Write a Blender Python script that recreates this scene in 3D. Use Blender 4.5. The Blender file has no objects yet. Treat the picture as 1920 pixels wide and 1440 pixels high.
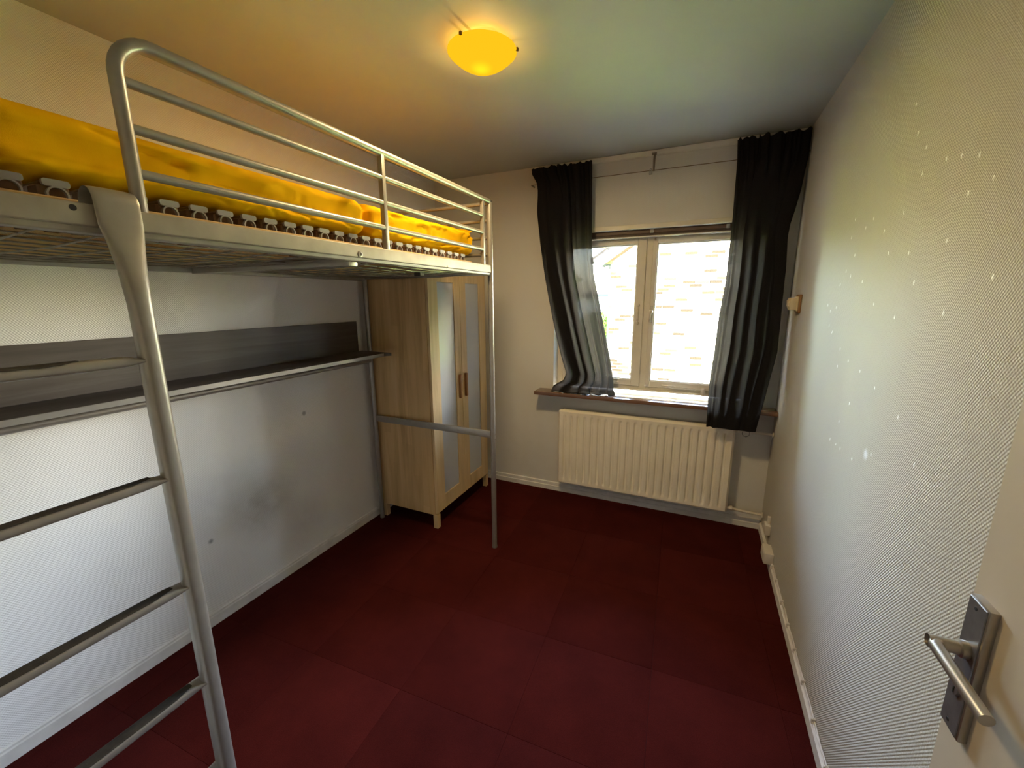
import bpy, bmesh, math, random
from mathutils import Vector, Matrix, noise
random.seed(7)
PI = math.pi
sc = bpy.context.scene
COL = sc.collection

# ------------------------------------------------------------------ camera
cd = bpy.data.cameras.new('camera'); cam = bpy.data.objects.new('camera', cd); COL.objects.link(cam)
CAM = Vector((2.1712, -0.1802, 1.6488))
ya, pi_, ro = 0.4245, -0.20572, -0.00587
F = Vector((-math.sin(ya)*math.cos(pi_), math.cos(ya)*math.cos(pi_), math.sin(pi_)))
R0 = F.cross(Vector((0, 0, 1))).normalized(); U0 = R0.cross(F)
R1 = R0*math.cos(ro)+U0*math.sin(ro); U1 = -R0*math.sin(ro)+U0*math.cos(ro)
m = Matrix(((R1.x, U1.x, -F.x), (R1.y, U1.y, -F.y), (R1.z, U1.z, -F.z)))
cam.matrix_world = Matrix.Translation(CAM) @ m.to_4x4()
cd.sensor_width = 36.0; cd.lens = 36.0*769.3/1920.0; cd.clip_start = 0.02; cd.clip_end = 300
sc.camera = cam

# ------------------------------------------------------------------ sky, sun, exposure
w = bpy.data.worlds.new('world'); sc.world = w; w.use_nodes = True
nt = w.node_tree
sky = nt.nodes.new('ShaderNodeTexSky'); sky.sky_type = 'NISHITA'; sky.sun_disc = False
sky.sun_elevation = math.radians(36); sky.sun_rotation = math.radians(87); sky.dust_density = 2.5
bg = nt.nodes['Background']; bg.inputs['Strength'].default_value = 5.6
tint = nt.nodes.new('ShaderNodeMix'); tint.data_type = 'RGBA'; tint.blend_type = 'MULTIPLY'; tint.inputs[0].default_value = 1.0
tint.inputs[7].default_value = (1.0, 0.92, 0.84, 1)      # the photograph's warm white balance
nt.links.new(sky.outputs[0], tint.inputs[6]); nt.links.new(tint.outputs[2], bg.inputs['Color'])
sl = bpy.data.lights.new('sun', 'SUN'); sl.energy = 9.0; sl.angle = 0.01; sl.color = (1.0, 0.96, 0.88)
so = bpy.data.objects.new('sun', sl); COL.objects.link(so)
so.rotation_euler = Vector((-0.808, -0.042, -0.588)).to_track_quat('-Z', 'Y').to_euler()   # stands to the right of the window, beyond the frame
so.location = (8, -4, 8)
pl = bpy.data.lights.new('window_portal', 'AREA'); pl.shape = 'RECTANGLE'; pl.size = 1.5; pl.size_y = 1.3
pl.cycles.is_portal = True
po = bpy.data.objects.new('window_portal', pl); COL.objects.link(po)
po.location = (1.80, 3.24, 1.53); po.rotation_euler = (-PI/2, 0, 0)
vs = sc.view_settings
sc.display_settings.display_device = 'sRGB'
vs.view_transform = 'Standard'; vs.look = 'None'; vs.gamma = 1.0; vs.use_curve_mapping = False
vs.exposure = 2.02

# ------------------------------------------------------------------ materials
MATS = {}
def lk(nt, a, b): nt.links.new(a, b)
def base_mat(name, col, rough=0.6, metal=0.0, spec=0.5):
    mt = bpy.data.materials.new(name); mt.use_nodes = True
    b = mt.node_tree.nodes['Principled BSDF']
    b.inputs['Base Color'].default_value = (*col, 1); b.inputs['Roughness'].default_value = rough
    b.inputs['Metallic'].default_value = metal; b.inputs['Specular IOR Level'].default_value = spec
    MATS[name] = mt
    return mt, mt.node_tree, b
def coords(nt, scale=(1, 1, 1), rot=(0, 0, 0)):
    tc = nt.nodes.new('ShaderNodeTexCoord'); mp = nt.nodes.new('ShaderNodeMapping')
    mp.inputs['Scale'].default_value = scale; mp.inputs['Rotation'].default_value = rot
    lk(nt, tc.outputs['Object'], mp.inputs['Vector'])
    return mp.outputs['Vector']
def nz(nt, vec, scale, detail=3, rough=0.5, dist=0.0):
    n = nt.nodes.new('ShaderNodeTexNoise'); n.inputs['Scale'].default_value = scale
    n.inputs['Detail'].default_value = detail; n.inputs['Roughness'].default_value = rough
    n.inputs['Distortion'].default_value = dist
    if vec is not None: lk(nt, vec, n.inputs['Vector'])
    return n.outputs['Fac']
def ramp(nt, fac, stops):
    r = nt.nodes.new('ShaderNodeValToRGB'); e = r.color_ramp.elements
    e[0].position, e[0].color = stops[0][0], (*stops[0][1], 1)
    e[1].position, e[1].color = stops[-1][0], (*stops[-1][1], 1)
    for p_, c_ in stops[1:-1]:
        k = e.new(p_); k.color = (*c_, 1)
    lk(nt, fac, r.inputs['Fac'])
    return r.outputs['Color']
def bump(nt, b, h, strength=0.3, dist=0.002, normal=None):
    bp = nt.nodes.new('ShaderNodeBump'); bp.inputs['Strength'].default_value = strength
    bp.inputs['Distance'].default_value = dist
    lk(nt, h, bp.inputs['Height'])
    if normal is not None: lk(nt, normal, bp.inputs['Normal'])
    lk(nt, bp.outputs['Normal'], b.inputs['Normal'])
    return bp.outputs['Normal']
def mth(nt, op, a, b_=None, clamp=False):
    n = nt.nodes.new('ShaderNodeMath'); n.operation = op; n.use_clamp = clamp
    for i, v in enumerate((a, b_)):
        if v is None: continue
        if isinstance(v, (int, float)): n.inputs[i].default_value = v
        else: lk(nt, v, n.inputs[i])
    return n.outputs[0]
def mixc(nt, fac, a, b_):
    n = nt.nodes.new('ShaderNodeMix'); n.data_type = 'RGBA'
    if isinstance(fac, (int, float)): n.inputs[0].default_value = fac
    else: lk(nt, fac, n.inputs[0])
    for i, v in ((6, a), (7, b_)):
        if isinstance(v, tuple): n.inputs[i].default_value = (*v, 1)
        else: lk(nt, v, n.inputs[i])
    return n.outputs[2]
def blob(nt, vec, c, r0, r1):
    d = nt.nodes.new('ShaderNodeVectorMath'); d.operation = 'DISTANCE'
    lk(nt, vec, d.inputs[0]); d.inputs[1].default_value = c
    mr = nt.nodes.new('ShaderNodeMapRange'); mr.interpolation_type = 'SMOOTHSTEP'
    mr.inputs['From Min'].default_value = r1; mr.inputs['From Max'].default_value = r0
    lk(nt, d.outputs['Value'], mr.inputs['Value'])
    return mr.outputs[0]
def simple(name, col, rough=0.6, metal=0.0, var=0.08, vscale=6, bstr=0.0, bscale=200, bdist=0.001, spec=0.5):
    mt, nt, b = base_mat(name, col, rough, metal, spec)
    v = coords(nt)
    f = nz(nt, v, vscale, 4)
    lo = tuple(max(0, c*(1-var)) for c in col); hi = tuple(min(1, c*(1+var)) for c in col)
    lk(nt, ramp(nt, f, [(0.3, lo), (0.7, hi)]), b.inputs['Base Color'])
    if bstr > 0: bump(nt, b, nz(nt, v, bscale, 3), bstr, bdist)
    return mt

WALLC = (0.80, 0.785, 0.75)
def wallpaper(name, axis, weave=0.55, stains=(), specks=None, WALLC=WALLC):
    """woven glass-fibre paper, painted off white: a diagonal weave of about 6 mm"""
    mt, nt, b = base_mat(name, WALLC, 0.62, spec=0.25)
    rot = (0, 0, 0)
    tc = nt.nodes.new('ShaderNodeTexCoord'); sx = nt.nodes.new('ShaderNodeSeparateXYZ')
    lk(nt, tc.outputs['Object'], sx.inputs[0])
    u = sx.outputs['X'] if axis == 'x' else sx.outputs['Y']; z = sx.outputs['Z']
    a = mth(nt, 'MULTIPLY', u, 700.0); c = mth(nt, 'ADD', mth(nt, 'MULTIPLY', z, 580.0), mth(nt, 'MULTIPLY', u, 60.0))
    wv = mth(nt, 'MULTIPLY', mth(nt, 'SINE', a), mth(nt, 'SINE', c))
    big = nz(nt, tc.outputs['Object'], 260, 2)
    h = mth(nt, 'ADD', wv, mth(nt, 'MULTIPLY', big, 1.2))
    bump(nt, b, h, weave, 0.0011)
    col = ramp(nt, nz(nt, tc.outputs['Object'], 1.7, 4), [(0.3, tuple(x*0.965 for x in WALLC)), (0.7, WALLC)])
    for (cc, r0, r1, amt, sc_) in stains:
        n = nz(nt, tc.outputs['Object'], 9, 4, 0.6)
        f = mth(nt, 'MULTIPLY', blob(nt, tc.outputs['Object'], cc, r0, r1), mth(nt, 'MULTIPLY', n, amt), True)
        col = mixc(nt, f, col, sc_)
    if specks:
        vo = nt.nodes.new('ShaderNodeTexVoronoi'); vo.voronoi_dimensions = '2D'; vo.inputs['Scale'].default_value = 15
        cb = nt.nodes.new('ShaderNodeCombineXYZ'); lk(nt, u, cb.inputs[0]); lk(nt, mth(nt, 'MULTIPLY', z, 0.6), cb.inputs[1])
        wob = mth(nt, 'MULTIPLY', nz(nt, tc.outputs['Object'], 150, 2), 0.12)
        lk(nt, cb.outputs[0], vo.inputs['Vector'])
        dot = mth(nt, 'LESS_THAN', mth(nt, 'ADD', vo.outputs['Distance'], wob), 0.115)
        csep = nt.nodes.new('ShaderNodeSeparateColor'); lk(nt, vo.outputs['Color'], csep.inputs[0])
        dot = mth(nt, 'MULTIPLY', dot, mth(nt, 'GREATER_THAN', csep.outputs[0], 0.62))
        area = mth(nt, 'GREATER_THAN', blob(nt, tc.outputs['Object'], specks, 0.05, 0.75), 0.12)
        col = mixc(nt, mth(nt, 'MULTIPLY', dot, area), col, (0.93, 0.93, 0.92))
    lk(nt, col, b.inputs['Base Color'])
    return mt
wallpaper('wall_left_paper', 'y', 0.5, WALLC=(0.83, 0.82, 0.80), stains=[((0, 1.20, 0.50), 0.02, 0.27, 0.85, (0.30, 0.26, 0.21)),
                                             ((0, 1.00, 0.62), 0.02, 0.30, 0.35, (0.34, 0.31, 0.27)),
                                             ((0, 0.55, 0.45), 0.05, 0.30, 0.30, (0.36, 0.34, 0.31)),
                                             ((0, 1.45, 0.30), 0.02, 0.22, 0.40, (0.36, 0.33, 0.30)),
                                             ((0, 1.513, 0.964), 0.004, 0.02, 1.6, (0.3, 0.3, 0.3)),
                                             ((0, 0.899, 0.45), 0.003, 0.018, 1.6, (0.3, 0.3, 0.3))])
wallpaper('wall_right_paper', 'y', 0.75, WALLC=(0.525, 0.50, 0.44), specks=(2.695, 1.55, 1.60),  # dimmer light put into the colour: darker than the left wall
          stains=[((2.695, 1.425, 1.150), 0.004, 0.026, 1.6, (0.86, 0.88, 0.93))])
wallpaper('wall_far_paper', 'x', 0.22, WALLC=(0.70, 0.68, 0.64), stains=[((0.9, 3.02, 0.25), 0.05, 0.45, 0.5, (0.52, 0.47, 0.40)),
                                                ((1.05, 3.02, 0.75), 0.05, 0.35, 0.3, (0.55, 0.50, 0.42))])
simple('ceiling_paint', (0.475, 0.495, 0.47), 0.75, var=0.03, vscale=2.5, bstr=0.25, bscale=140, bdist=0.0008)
simple('white_paint', (0.76, 0.74, 0.69), 0.42, var=0.05, vscale=9, bstr=0.05, bscale=60)
simple('baseboard_paint', (0.72, 0.70, 0.67), 0.45, var=0.10, vscale=14)
simple('door_paint', (0.52, 0.455, 0.365), 0.5, var=0.04, vscale=5, bstr=0.15, bscale=500, bdist=0.0004)
simple('window_paint', (0.72, 0.665, 0.56), 0.38, var=0.06, vscale=8)
simple('radiator_paint', (0.85, 0.78, 0.655), 0.4, var=0.05, vscale=7)
simple('pipe_paint', (0.68, 0.62, 0.54), 0.4, var=0.10, vscale=20)
simple('silver_paint', (0.335, 0.315, 0.29), 0.38, metal=0.55, var=0.05, vscale=30, bstr=0.06, bscale=900, bdist=0.0003)
simple('worn_silver', (0.34, 0.31, 0.265), 0.52, metal=0.25, var=0.16, vscale=11)
nt = MATS['worn_silver'].node_tree; b = nt.nodes['Principled BSDF']; src = b.inputs['Base Color'].links[0].from_socket
tc = nt.nodes.new('ShaderNodeTexCoord'); sx = nt.nodes.new('ShaderNodeSeparateXYZ'); lk(nt, tc.outputs['Object'], sx.inputs[0])
sc_ = mth(nt, 'GREATER_THAN', nz(nt, coords(nt, (60, 60, 22), (0.5, 0, 0)), 1.0, 2), 0.70)
lk(nt, mixc(nt, mth(nt, 'MULTIPLY', sc_, mth(nt, 'GREATER_THAN', sx.outputs['Y'], 0.45)), src, (0.10, 0.08, 0.06)), b.inputs['Base Color'])
simple('dark_cap', (0.03, 0.028, 0.026), 0.5)
simple('rung_rubber', (0.022, 0.019, 0.016), 0.8, var=0.4, vscale=60, bstr=0.4, bscale=300)
simple('wire_metal', (0.24, 0.21, 0.18), 0.45, metal=0.5)
simple('clip_plastic', (0.36, 0.35, 0.34), 0.45, var=0.05)
simple('slat_wood', (0.16, 0.085, 0.04), 0.55, var=0.25, vscale=14)
simple('rail_wood', (0.62, 0.42, 0.20), 0.5, var=0.15, vscale=10)
simple('handle_metal', (0.46, 0.43, 0.39), 0.33, metal=0.85, var=0.08, vscale=30)
simple('plate_metal', (0.27, 0.265, 0.275), 0.42, metal=0.8, var=0.14, vscale=45)
simple('keyhole_black', (0.01, 0.01, 0.01), 0.6)
simple('catch_metal', (0.66, 0.60, 0.50), 0.35, metal=0.35, var=0.15, vscale=40)
simple('switch_cream', (0.66, 0.56, 0.38), 0.4, var=0.03)
simple('block_wood', (0.30, 0.155, 0.06), 0.5, var=0.2, vscale=18)
simple('socket_white', (0.70, 0.66, 0.60), 0.4, var=0.03)
simple('cable_white', (0.68, 0.65, 0.62), 0.5, var=0.08, vscale=30)
simple('blind_brown', (0.115, 0.07, 0.045), 0.5, var=0.2, vscale=15)
simple('brass', (0.20, 0.13, 0.06), 0.45, metal=0.8)
simple('steel_dull', (0.30, 0.25, 0.20), 0.4, metal=0.6)
simple('bead_dark', (0.05, 0.05, 0.055), 0.35, metal=0.6)
simple('clear_plastic', (0.42, 0.42, 0.42), 0.25)
simple('lamp_base', (0.78, 0.74, 0.66), 0.5)
# carpet tiles: each tile its own shade, short pile
mt, nt, b = base_mat('carpet', (0.07, 0.01, 0.01), 0.95, spec=0.04)
v = coords(nt); oi = nt.nodes.new('ShaderNodeObjectInfo')
shade = mth(nt, 'ADD', mth(nt, 'MULTIPLY', oi.outputs['Random'], 0.17), mth(nt, 'MULTIPLY', nz(nt, v, 4, 5, 0.65), 0.68))
c1 = ramp(nt, shade, [(0.16, (0.030, 0.0036, 0.0032)), (0.76, (0.082, 0.0108, 0.0086))])
fi = ramp(nt, nz(nt, v, 520, 2), [(0.3, (0.62, 0.62, 0.62)), (0.7, (1.35, 1.35, 1.35))])
mx = nt.nodes.new('ShaderNodeMix'); mx.data_type = 'RGBA'; mx.blend_type = 'MULTIPLY'; mx.inputs[0].default_value = 1
lk(nt, c1, mx.inputs[6]); lk(nt, fi, mx.inputs[7]); lk(nt, mx.outputs[2], b.inputs['Base Color'])
b.inputs['Sheen Weight'].default_value = 0.03; b.inputs['Sheen Roughness'].default_value = 0.6
b.inputs['Sheen Tint'].default_value = (0.5, 0.15, 0.12, 1)
bump(nt, b, nz(nt, v, 600, 3), 0.6, 0.002)
simple('subfloor', (0.02, 0.008, 0.007), 0.9)
# woods
def wood(name, c_lo, c_mid, c_hi, along='z', stave=None, rough=0.45, gs=1.0):
    mt, nt, b = base_mat(name, c_mid, rough)
    s = {'x': (1.2, 22, 22), 'y': (22, 1.2, 22), 'z': (22, 22, 1.2)}[along]
    v = coords(nt, tuple(k*gs for k in s))
    f = nz(nt, v, 1.0, 6, 0.6, 0.6)
    col = ramp(nt, f, [(0.30, c_lo), (0.5, c_mid), (0.70, c_hi)])
    if stave:
        tc = nt.nodes.new('ShaderNodeTexCoord'); sx = nt.nodes.new('ShaderNodeSeparateXYZ')
        lk(nt, tc.outputs['Object'], sx.inputs[0])
        q = mth(nt, 'FLOOR', mth(nt, 'DIVIDE', sx.outputs[stave[0]], stave[1]))
        zz = mth(nt, 'FLOOR', mth(nt, 'ADD', mth(nt, 'DIVIDE', sx.outputs['Z'], 0.62), mth(nt, 'MULTIPLY', q, 0.37)))
        wn = nt.nodes.new('ShaderNodeTexWhiteNoise'); wn.noise_dimensions = '2D'
        cb = nt.nodes.new('ShaderNodeCombineXYZ'); lk(nt, q, cb.inputs[0]); lk(nt, zz, cb.inputs[1])
        lk(nt, cb.outputs[0], wn.inputs['Vector'])
        col = mixc(nt, mth(nt, 'MULTIPLY', wn.outputs['Value'], 0.42), col, c_lo)
    lk(nt, col, b.inputs['Base Color'])
    bump(nt, b, f, 0.08, 0.001)
    return mt
wood('birch_side', (0.50, 0.31, 0.135), (0.72, 0.485, 0.23), (0.78, 0.56, 0.29), 'z', ('X', 0.062))  # missing light put into the colour: lighter than the doors' birch
wood('birch_door', (0.52, 0.35, 0.165), (0.66, 0.47, 0.24), (0.71, 0.53, 0.29), 'z')
wood('handle_wood', (0.22, 0.10, 0.03), (0.30, 0.145, 0.05), (0.36, 0.18, 0.07), 'z')
wood('shelf_wood', (0.065, 0.050, 0.041), (0.092, 0.073, 0.061), (0.130, 0.107, 0.092), 'y', gs=1.1, rough=0.5)
wood('sill_wood', (0.105, 0.052, 0.028), (0.165, 0.085, 0.045), (0.21, 0.115, 0.065), 'x', rough=0.22)
# frosted panel of the wardrobe doors
simple('frosted_panel', (0.50, 0.51, 0.53), 0.28, var=0.02)
# yellow jersey sheet
mt, nt, b = base_mat('yellow_sheet', (0.90, 0.46, 0.004), 0.85, spec=0.05)
v = coords(nt)
lk(nt, ramp(nt, nz(nt, v, 7, 4), [(0.3, (0.90, 0.45, 0.003)), (0.7, (0.96, 0.52, 0.005))]), b.inputs['Base Color'])
bump(nt, b, nz(nt, v, 700, 2), 0.25, 0.001)
# curtain cloth: dark, thin, loosely woven, lets some light through
def cloth(name, col, trans, gap):
    mt = bpy.data.materials.new(name); mt.use_nodes = True; nt = mt.node_tree; MATS[name] = mt
    nt.nodes.clear(); out = nt.nodes.new('ShaderNodeOutputMaterial')
    v = coords(nt)
    d = nt.nodes.new('ShaderNodeBsdfDiffuse'); t = nt.nodes.new('ShaderNodeBsdfTranslucent'); tr = nt.nodes.new('ShaderNodeBsdfTransparent')
    n = nz(nt, coords(nt, (900, 900, 160)), 1.0, 2); n2 = nz(nt, coords(nt, (160, 160, 900)), 1.0, 2)
    wv = mth(nt, 'ADD', mth(nt, 'MULTIPLY', n, 0.5), mth(nt, 'MULTIPLY', n2, 0.5))
    lk(nt, ramp(nt, wv, [(0.35, tuple(c*0.7 for c in col)), (0.65, tuple(c*1.35 for c in col))]), d.inputs['Color'])
    t.inputs['Color'].default_value = (0.044, 0.0345, 0.025, 1)
    a = nt.nodes.new('ShaderNodeMixShader'); a.inputs[0].default_value = trans
    lk(nt, d.outputs[0], a.inputs[1]); lk(nt, t.outputs[0], a.inputs[2])
    g = nt.nodes.new('ShaderNodeMixShader')
    lk(nt, mth(nt, 'MULTIPLY', mth(nt, 'POWER', wv, 2.0), gap*4), g.inputs[0])
    lk(nt, a.outputs[0], g.inputs[1]); lk(nt, tr.outputs[0], g.inputs[2])
    lk(nt, g.outputs[0], out.inputs['Surface'])
    return mt
cloth('curtain_cloth', (0.024, 0.023, 0.025), 0.4, 0.004)
# window glass: thin pane
mt = bpy.data.materials.new('window_glass'); mt.use_nodes = True; nt = mt.node_tree; MATS['window_glass'] = mt
nt.nodes.clear(); out = nt.nodes.new('ShaderNodeOutputMaterial')
tr = nt.nodes.new('ShaderNodeBsdfTransparent'); gl = nt.nodes.new('ShaderNodeBsdfGlossy'); gl.inputs['Roughness'].default_value = 0.02
tr.inputs['Color'].default_value = (0.97, 0.98, 0.975, 1)
fr = nt.nodes.new('ShaderNodeFresnel'); fr.inputs['IOR'].default_value = 1.45
ms = nt.nodes.new('ShaderNodeMixShader'); lk(nt, fr.outputs[0], ms.inputs[0]); lk(nt, tr.outputs[0], ms.inputs[1]); lk(nt, gl.outputs[0], ms.inputs[2])
lk(nt, ms.outputs[0], out.inputs['Surface'])
# lamp glass: amber bowl, its glow and brighter middle painted in as emission
mt = bpy.data.materials.new('lamp_glass'); mt.use_nodes = True; nt = mt.node_tree; MATS['lamp_glass'] = mt
nt.nodes.clear(); out = nt.nodes.new('ShaderNodeOutputMaterial')
em = nt.nodes.new('ShaderNodeEmission'); em.inputs['Color'].default_value = (1.0, 0.545, 0.010, 1)
v = coords(nt)
hot = mth(nt, 'ADD', mth(nt, 'MULTIPLY', blob(nt, v, (0.0, -0.012, -0.09), 0.0, 0.055), 0.14), 0.265)
lk(nt, hot, em.inputs['Strength']); lk(nt, em.outputs[0], out.inputs['Surface'])
# outside
mt, nt, b = base_mat('pale_brick', (0.5, 0.4, 0.3), 0.85, spec=0.0)
oi = nt.nodes.new('ShaderNodeObjectInfo'); tc = nt.nodes.new('ShaderNodeTexCoord'); geo = nt.nodes.new('ShaderNodeNewGeometry')
rnd = mth(nt, 'FRACT', mth(nt, 'ADD', oi.outputs['Random'], mth(nt, 'MULTIPLY', geo.outputs['Random Per Island'], 7.31)))
col = ramp(nt, rnd, [(0.0, (0.022, 0.015, 0.009)), (0.10, (0.036, 0.025, 0.014)), (0.19, (0.075, 0.058, 0.036)), (0.36, (0.42, 0.33, 0.21)), (0.6, (0.62, 0.53, 0.38)), (1.0, (0.72, 0.64, 0.50))])
nn = nz(nt, tc.outputs['Object'], 40, 3)
col = mixc(nt, mth(nt, 'MULTIPLY', nn, 0.10), col, (0.20, 0.17, 0.12))
lk(nt, col, b.inputs['Base Color']); bump(nt, b, nn, 0.3, 0.003)
simple('mortar', (0.66, 0.62, 0.54), 0.9, var=0.1, vscale=20)
simple('bargeboard_white', (0.80, 0.80, 0.80), 0.5)
simple('soffit_brown', (0.042, 0.026, 0.016), 0.7, var=0.2, spec=0.05)
simple('roof_tile', (0.035, 0.031, 0.029), 0.8, var=0.25, vscale=12, spec=0.05)
simple('gutter_grey', (0.022, 0.024, 0.024), 0.6, spec=0.08)
simple('gutter_green', (0.036, 0.042, 0.012), 0.6, spec=0.05)
simple('far_render', (0.78, 0.76, 0.74), 0.8, var=0.04)
simple('far_glass', (0.05, 0.06, 0.07), 0.1)
simple('lintel_brown', (0.045, 0.020, 0.008), 0.7, var=0.2, vscale=12, spec=0.05)
simple('lawn', (0.12, 0.22, 0.035), 0.9, var=0.35, vscale=3, bstr=0.5, bscale=60, bdist=0.02)
mt, nt, b = base_mat('leaf_green', (0.12, 0.25, 0.03), 0.6)
geo = nt.nodes.new('ShaderNodeNewGeometry')
lk(nt, ramp(nt, geo.outputs['Random Per Island'], [(0.0, (0.05, 0.12, 0.008)), (0.55, (0.14, 0.24, 0.012)), (0.8, (0.32, 0.36, 0.02)), (1.0, (0.40, 0.36, 0.04))]), b.inputs['Base Color'])
simple('bark', (0.10, 0.07, 0.05), 0.9)
simple('hall_paint', (0.70, 0.67, 0.62), 0.7)
simple('hall_floor', (0.16, 0.09, 0.05), 0.6)

# ------------------------------------------------------------------ geometry helpers
WLOC = {}
LAMP_BOWL = 5.6
LAMP_UP = 0.85      # watts escaping above the lamp's bowl
class MB:
    def __init__(self): self.bm = bmesh.new()
    def box(self, x0, x1, y0, y1, z0, z1, bev=0.0, seg=1, rot=None, piv=None):
        bm = self.bm
        r = bmesh.ops.create_cube(bm, size=1.0)
        vs_ = r['verts']
        M = Matrix.Translation(((x0+x1)/2, (y0+y1)/2, (z0+z1)/2)) @ Matrix.Diagonal((abs(x1-x0), abs(y1-y0), abs(z1-z0), 1))
        bmesh.ops.transform(bm, matrix=M, verts=vs_)
        if rot is not None:
            P = Matrix.Translation(Vector(piv)) @ rot.to_4x4() @ Matrix.Translation(-Vector(piv))
            bmesh.ops.transform(bm, matrix=P, verts=vs_)
        if bev > 0:
            es = list({e for v_ in vs_ for e in v_.link_edges})
            bmesh.ops.bevel(bm, geom=es, offset=bev, segments=seg, profile=0.6, affect='EDGES', clamp_overlap=True)
        return self
    def tube(self, pts, r, n=10, cap=True, radii=None, sx=1.0, closed=False):
        bm = self.bm; pts = [Vector(p_) for p_ in pts]; rings = []
        k = len(pts)
        prev = None
        for i, p_ in enumerate(pts):
            if closed: t = (pts[(i+1) % k]-pts[i-1]).normalized()
            elif i == 0: t = (pts[1]-pts[0]).normalized()
            elif i == k-1: t = (pts[-1]-pts[-2]).normalized()
            else: t = ((pts[i+1]-p_).normalized()+(p_-pts[i-1]).normalized()).normalized()
            if prev is None:
                a = Vector((0, 0, 1)) if abs(t.z) < 0.9 else Vector((1, 0, 0))
                nrm = (a-t*a.dot(t)).normalized()
            else:
                nrm = (prev-t*prev.dot(t)).normalized()
            prev = nrm; bn = t.cross(nrm)
            rr = radii[i] if radii else r
            rings.append([bm.verts.new(p_+nrm*math.cos(2*PI*j/n)*rr+bn*math.sin(2*PI*j/n)*rr*sx) for j in range(n)])
        for i in range(k if closed else k-1):
            A, B = rings[i], rings[(i+1) % k]
            for j in range(n): bm.faces.new((A[j], A[(j+1) % n], B[(j+1) % n], B[j]))
        if cap and not closed:
            bm.faces.new(list(reversed(rings[0]))); bm.faces.new(rings[-1])
        return self
    def lathe(self, prof, c, n=40, axis='z'):
        bm = self.bm; c = Vector(c); rings = []
        def P(r, h, a):
            if axis == 'z': return c+Vector((r*math.cos(a), r*math.sin(a), h))
            if axis == 'x': return c+Vector((h, r*math.cos(a), r*math.sin(a)))
            return c+Vector((r*math.cos(a), h, r*math.sin(a)))
        for r, h in prof:
            if r < 1e-6: rings.append([bm.verts.new(P(0, h, 0))])
            else: rings.append([bm.verts.new(P(r, h, 2*PI*j/n)) for j in range(n)])
        for A, B in zip(rings, rings[1:]):
            for j in range(n):
                q = [A[j % len(A)], A[(j+1) % len(A)], B[(j+1) % len(B)], B[j % len(B)]]
                q2 = []
                for v_ in q:
                    if v_ not in q2: q2.append(v_)
                if len(q2) > 2: bm.faces.new(q2)
        return self
    def prism(self, poly, plane, d0, d1, bev=0.0):
        """poly: 2-D points; plane 'xz' extruded along y, 'yz' along x, 'xy' along z"""
        bm = self.bm
        def P(a, b_, d):
            return {'xz': (a, d, b_), 'yz': (d, a, b_), 'xy': (a, b_, d)}[plane]
        A = [bm.verts.new(P(a, b_, d0)) for a, b_ in poly]; B = [bm.verts.new(P(a, b_, d1)) for a, b_ in poly]
        k = len(poly); fs = [bm.faces.new(A), bm.faces.new(B)]
        for i in range(k): fs.append(bm.faces.new((A[i], A[(i+1) % k], B[(i+1) % k], B[i])))
        bmesh.ops.recalc_face_normals(bm, faces=fs)
        if bev > 0:
            es = [e for f in fs[:2] for e in f.edges]
            bmesh.ops.bevel(bm, geom=list(set(es)), offset=bev, segments=2, profile=0.6, affect='EDGES')
        return self
    def grid(self, rows):
        bm = self.bm
        V = [[bm.verts.new(p_) for p_ in r] for r in rows]
        for A, B in zip(V, V[1:]):
            for j in range(len(A)-1): bm.faces.new((A[j], A[j+1], B[j+1], B[j]))
        return self
def finish(me, smooth=True, ang=35):
    if smooth:
        me.polygons.foreach_set('use_smooth', [True]*len(me.polygons))
        me.set_sharp_from_angle(angle=math.radians(ang))
def obj(name, mb, mat, parent=None, origin=None, smooth=True, ang=35, label=None, kind=None):
    bm = mb.bm
    bmesh.ops.recalc_face_normals(bm, faces=bm.faces)
    if parent is not None: off = WLOC[parent.name]; loc = Vector((0, 0, 0))
    else:
        if origin == 'base':
            xs = [v_.co for v_ in bm.verts]
            mn = [min(c[i] for c in xs) for i in range(3)]; mxx = [max(c[i] for c in xs) for i in range(3)]
            off = Vector(((mn[0]+mxx[0])/2, (mn[1]+mxx[1])/2, mn[2]))
        else: off = Vector(origin) if origin else Vector((0, 0, 0))
        loc = off
    if off.length > 0: bmesh.ops.translate(bm, verts=bm.verts, vec=-off)
    me = bpy.data.meshes.new(name); bm.to_mesh(me); bm.free()
    me.materials.append(MATS[mat])
    finish(me, smooth, ang)
    o = bpy.data.objects.new(name, me); COL.objects.link(o); o.location = loc
    if parent is not None: o.parent = parent
    WLOC[o.name] = off
    if label: o['label'] = label
    if kind: o['kind'] = kind
    return o
def thing(name, label, cat, loc, group=None):
    o = bpy.data.objects.new(name, None); COL.objects.link(o); o.location = loc; o.empty_display_size = 0.05
    WLOC[o.name] = Vector(loc)
    o['label'] = label; o['category'] = cat
    if group: o['group'] = group
    return o
def tag(o, label, cat, group=None):
    o['label'] = label; o['category'] = cat
    if group: o['group'] = group
    return o
def struct(name, mb, mat, **k):
    return obj(name, mb, mat, kind='structure', **k)
def place(o, parent, off):
    """a further piece sharing o's mesh, moved by off"""
    c = o.copy(); COL.objects.link(c); c.parent = parent; c.location = Vector(o.location)+Vector(off); WLOC[c.name] = WLOC[o.name]
    return c
def lerp_tab(tab, z):
    """tab sorted by falling z: [(z, a, b..)]"""
    if z >= tab[0][0]: return tab[0][1:]
    for p_, q in zip(tab, tab[1:]):
        if q[0] <= z <= p_[0]:
            t = (p_[0]-z)/(p_[0]-q[0]+1e-9)
            return tuple(a+(b_-a)*t for a, b_ in zip(p_[1:], q[1:]))
    return tab[-1][1:]

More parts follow.
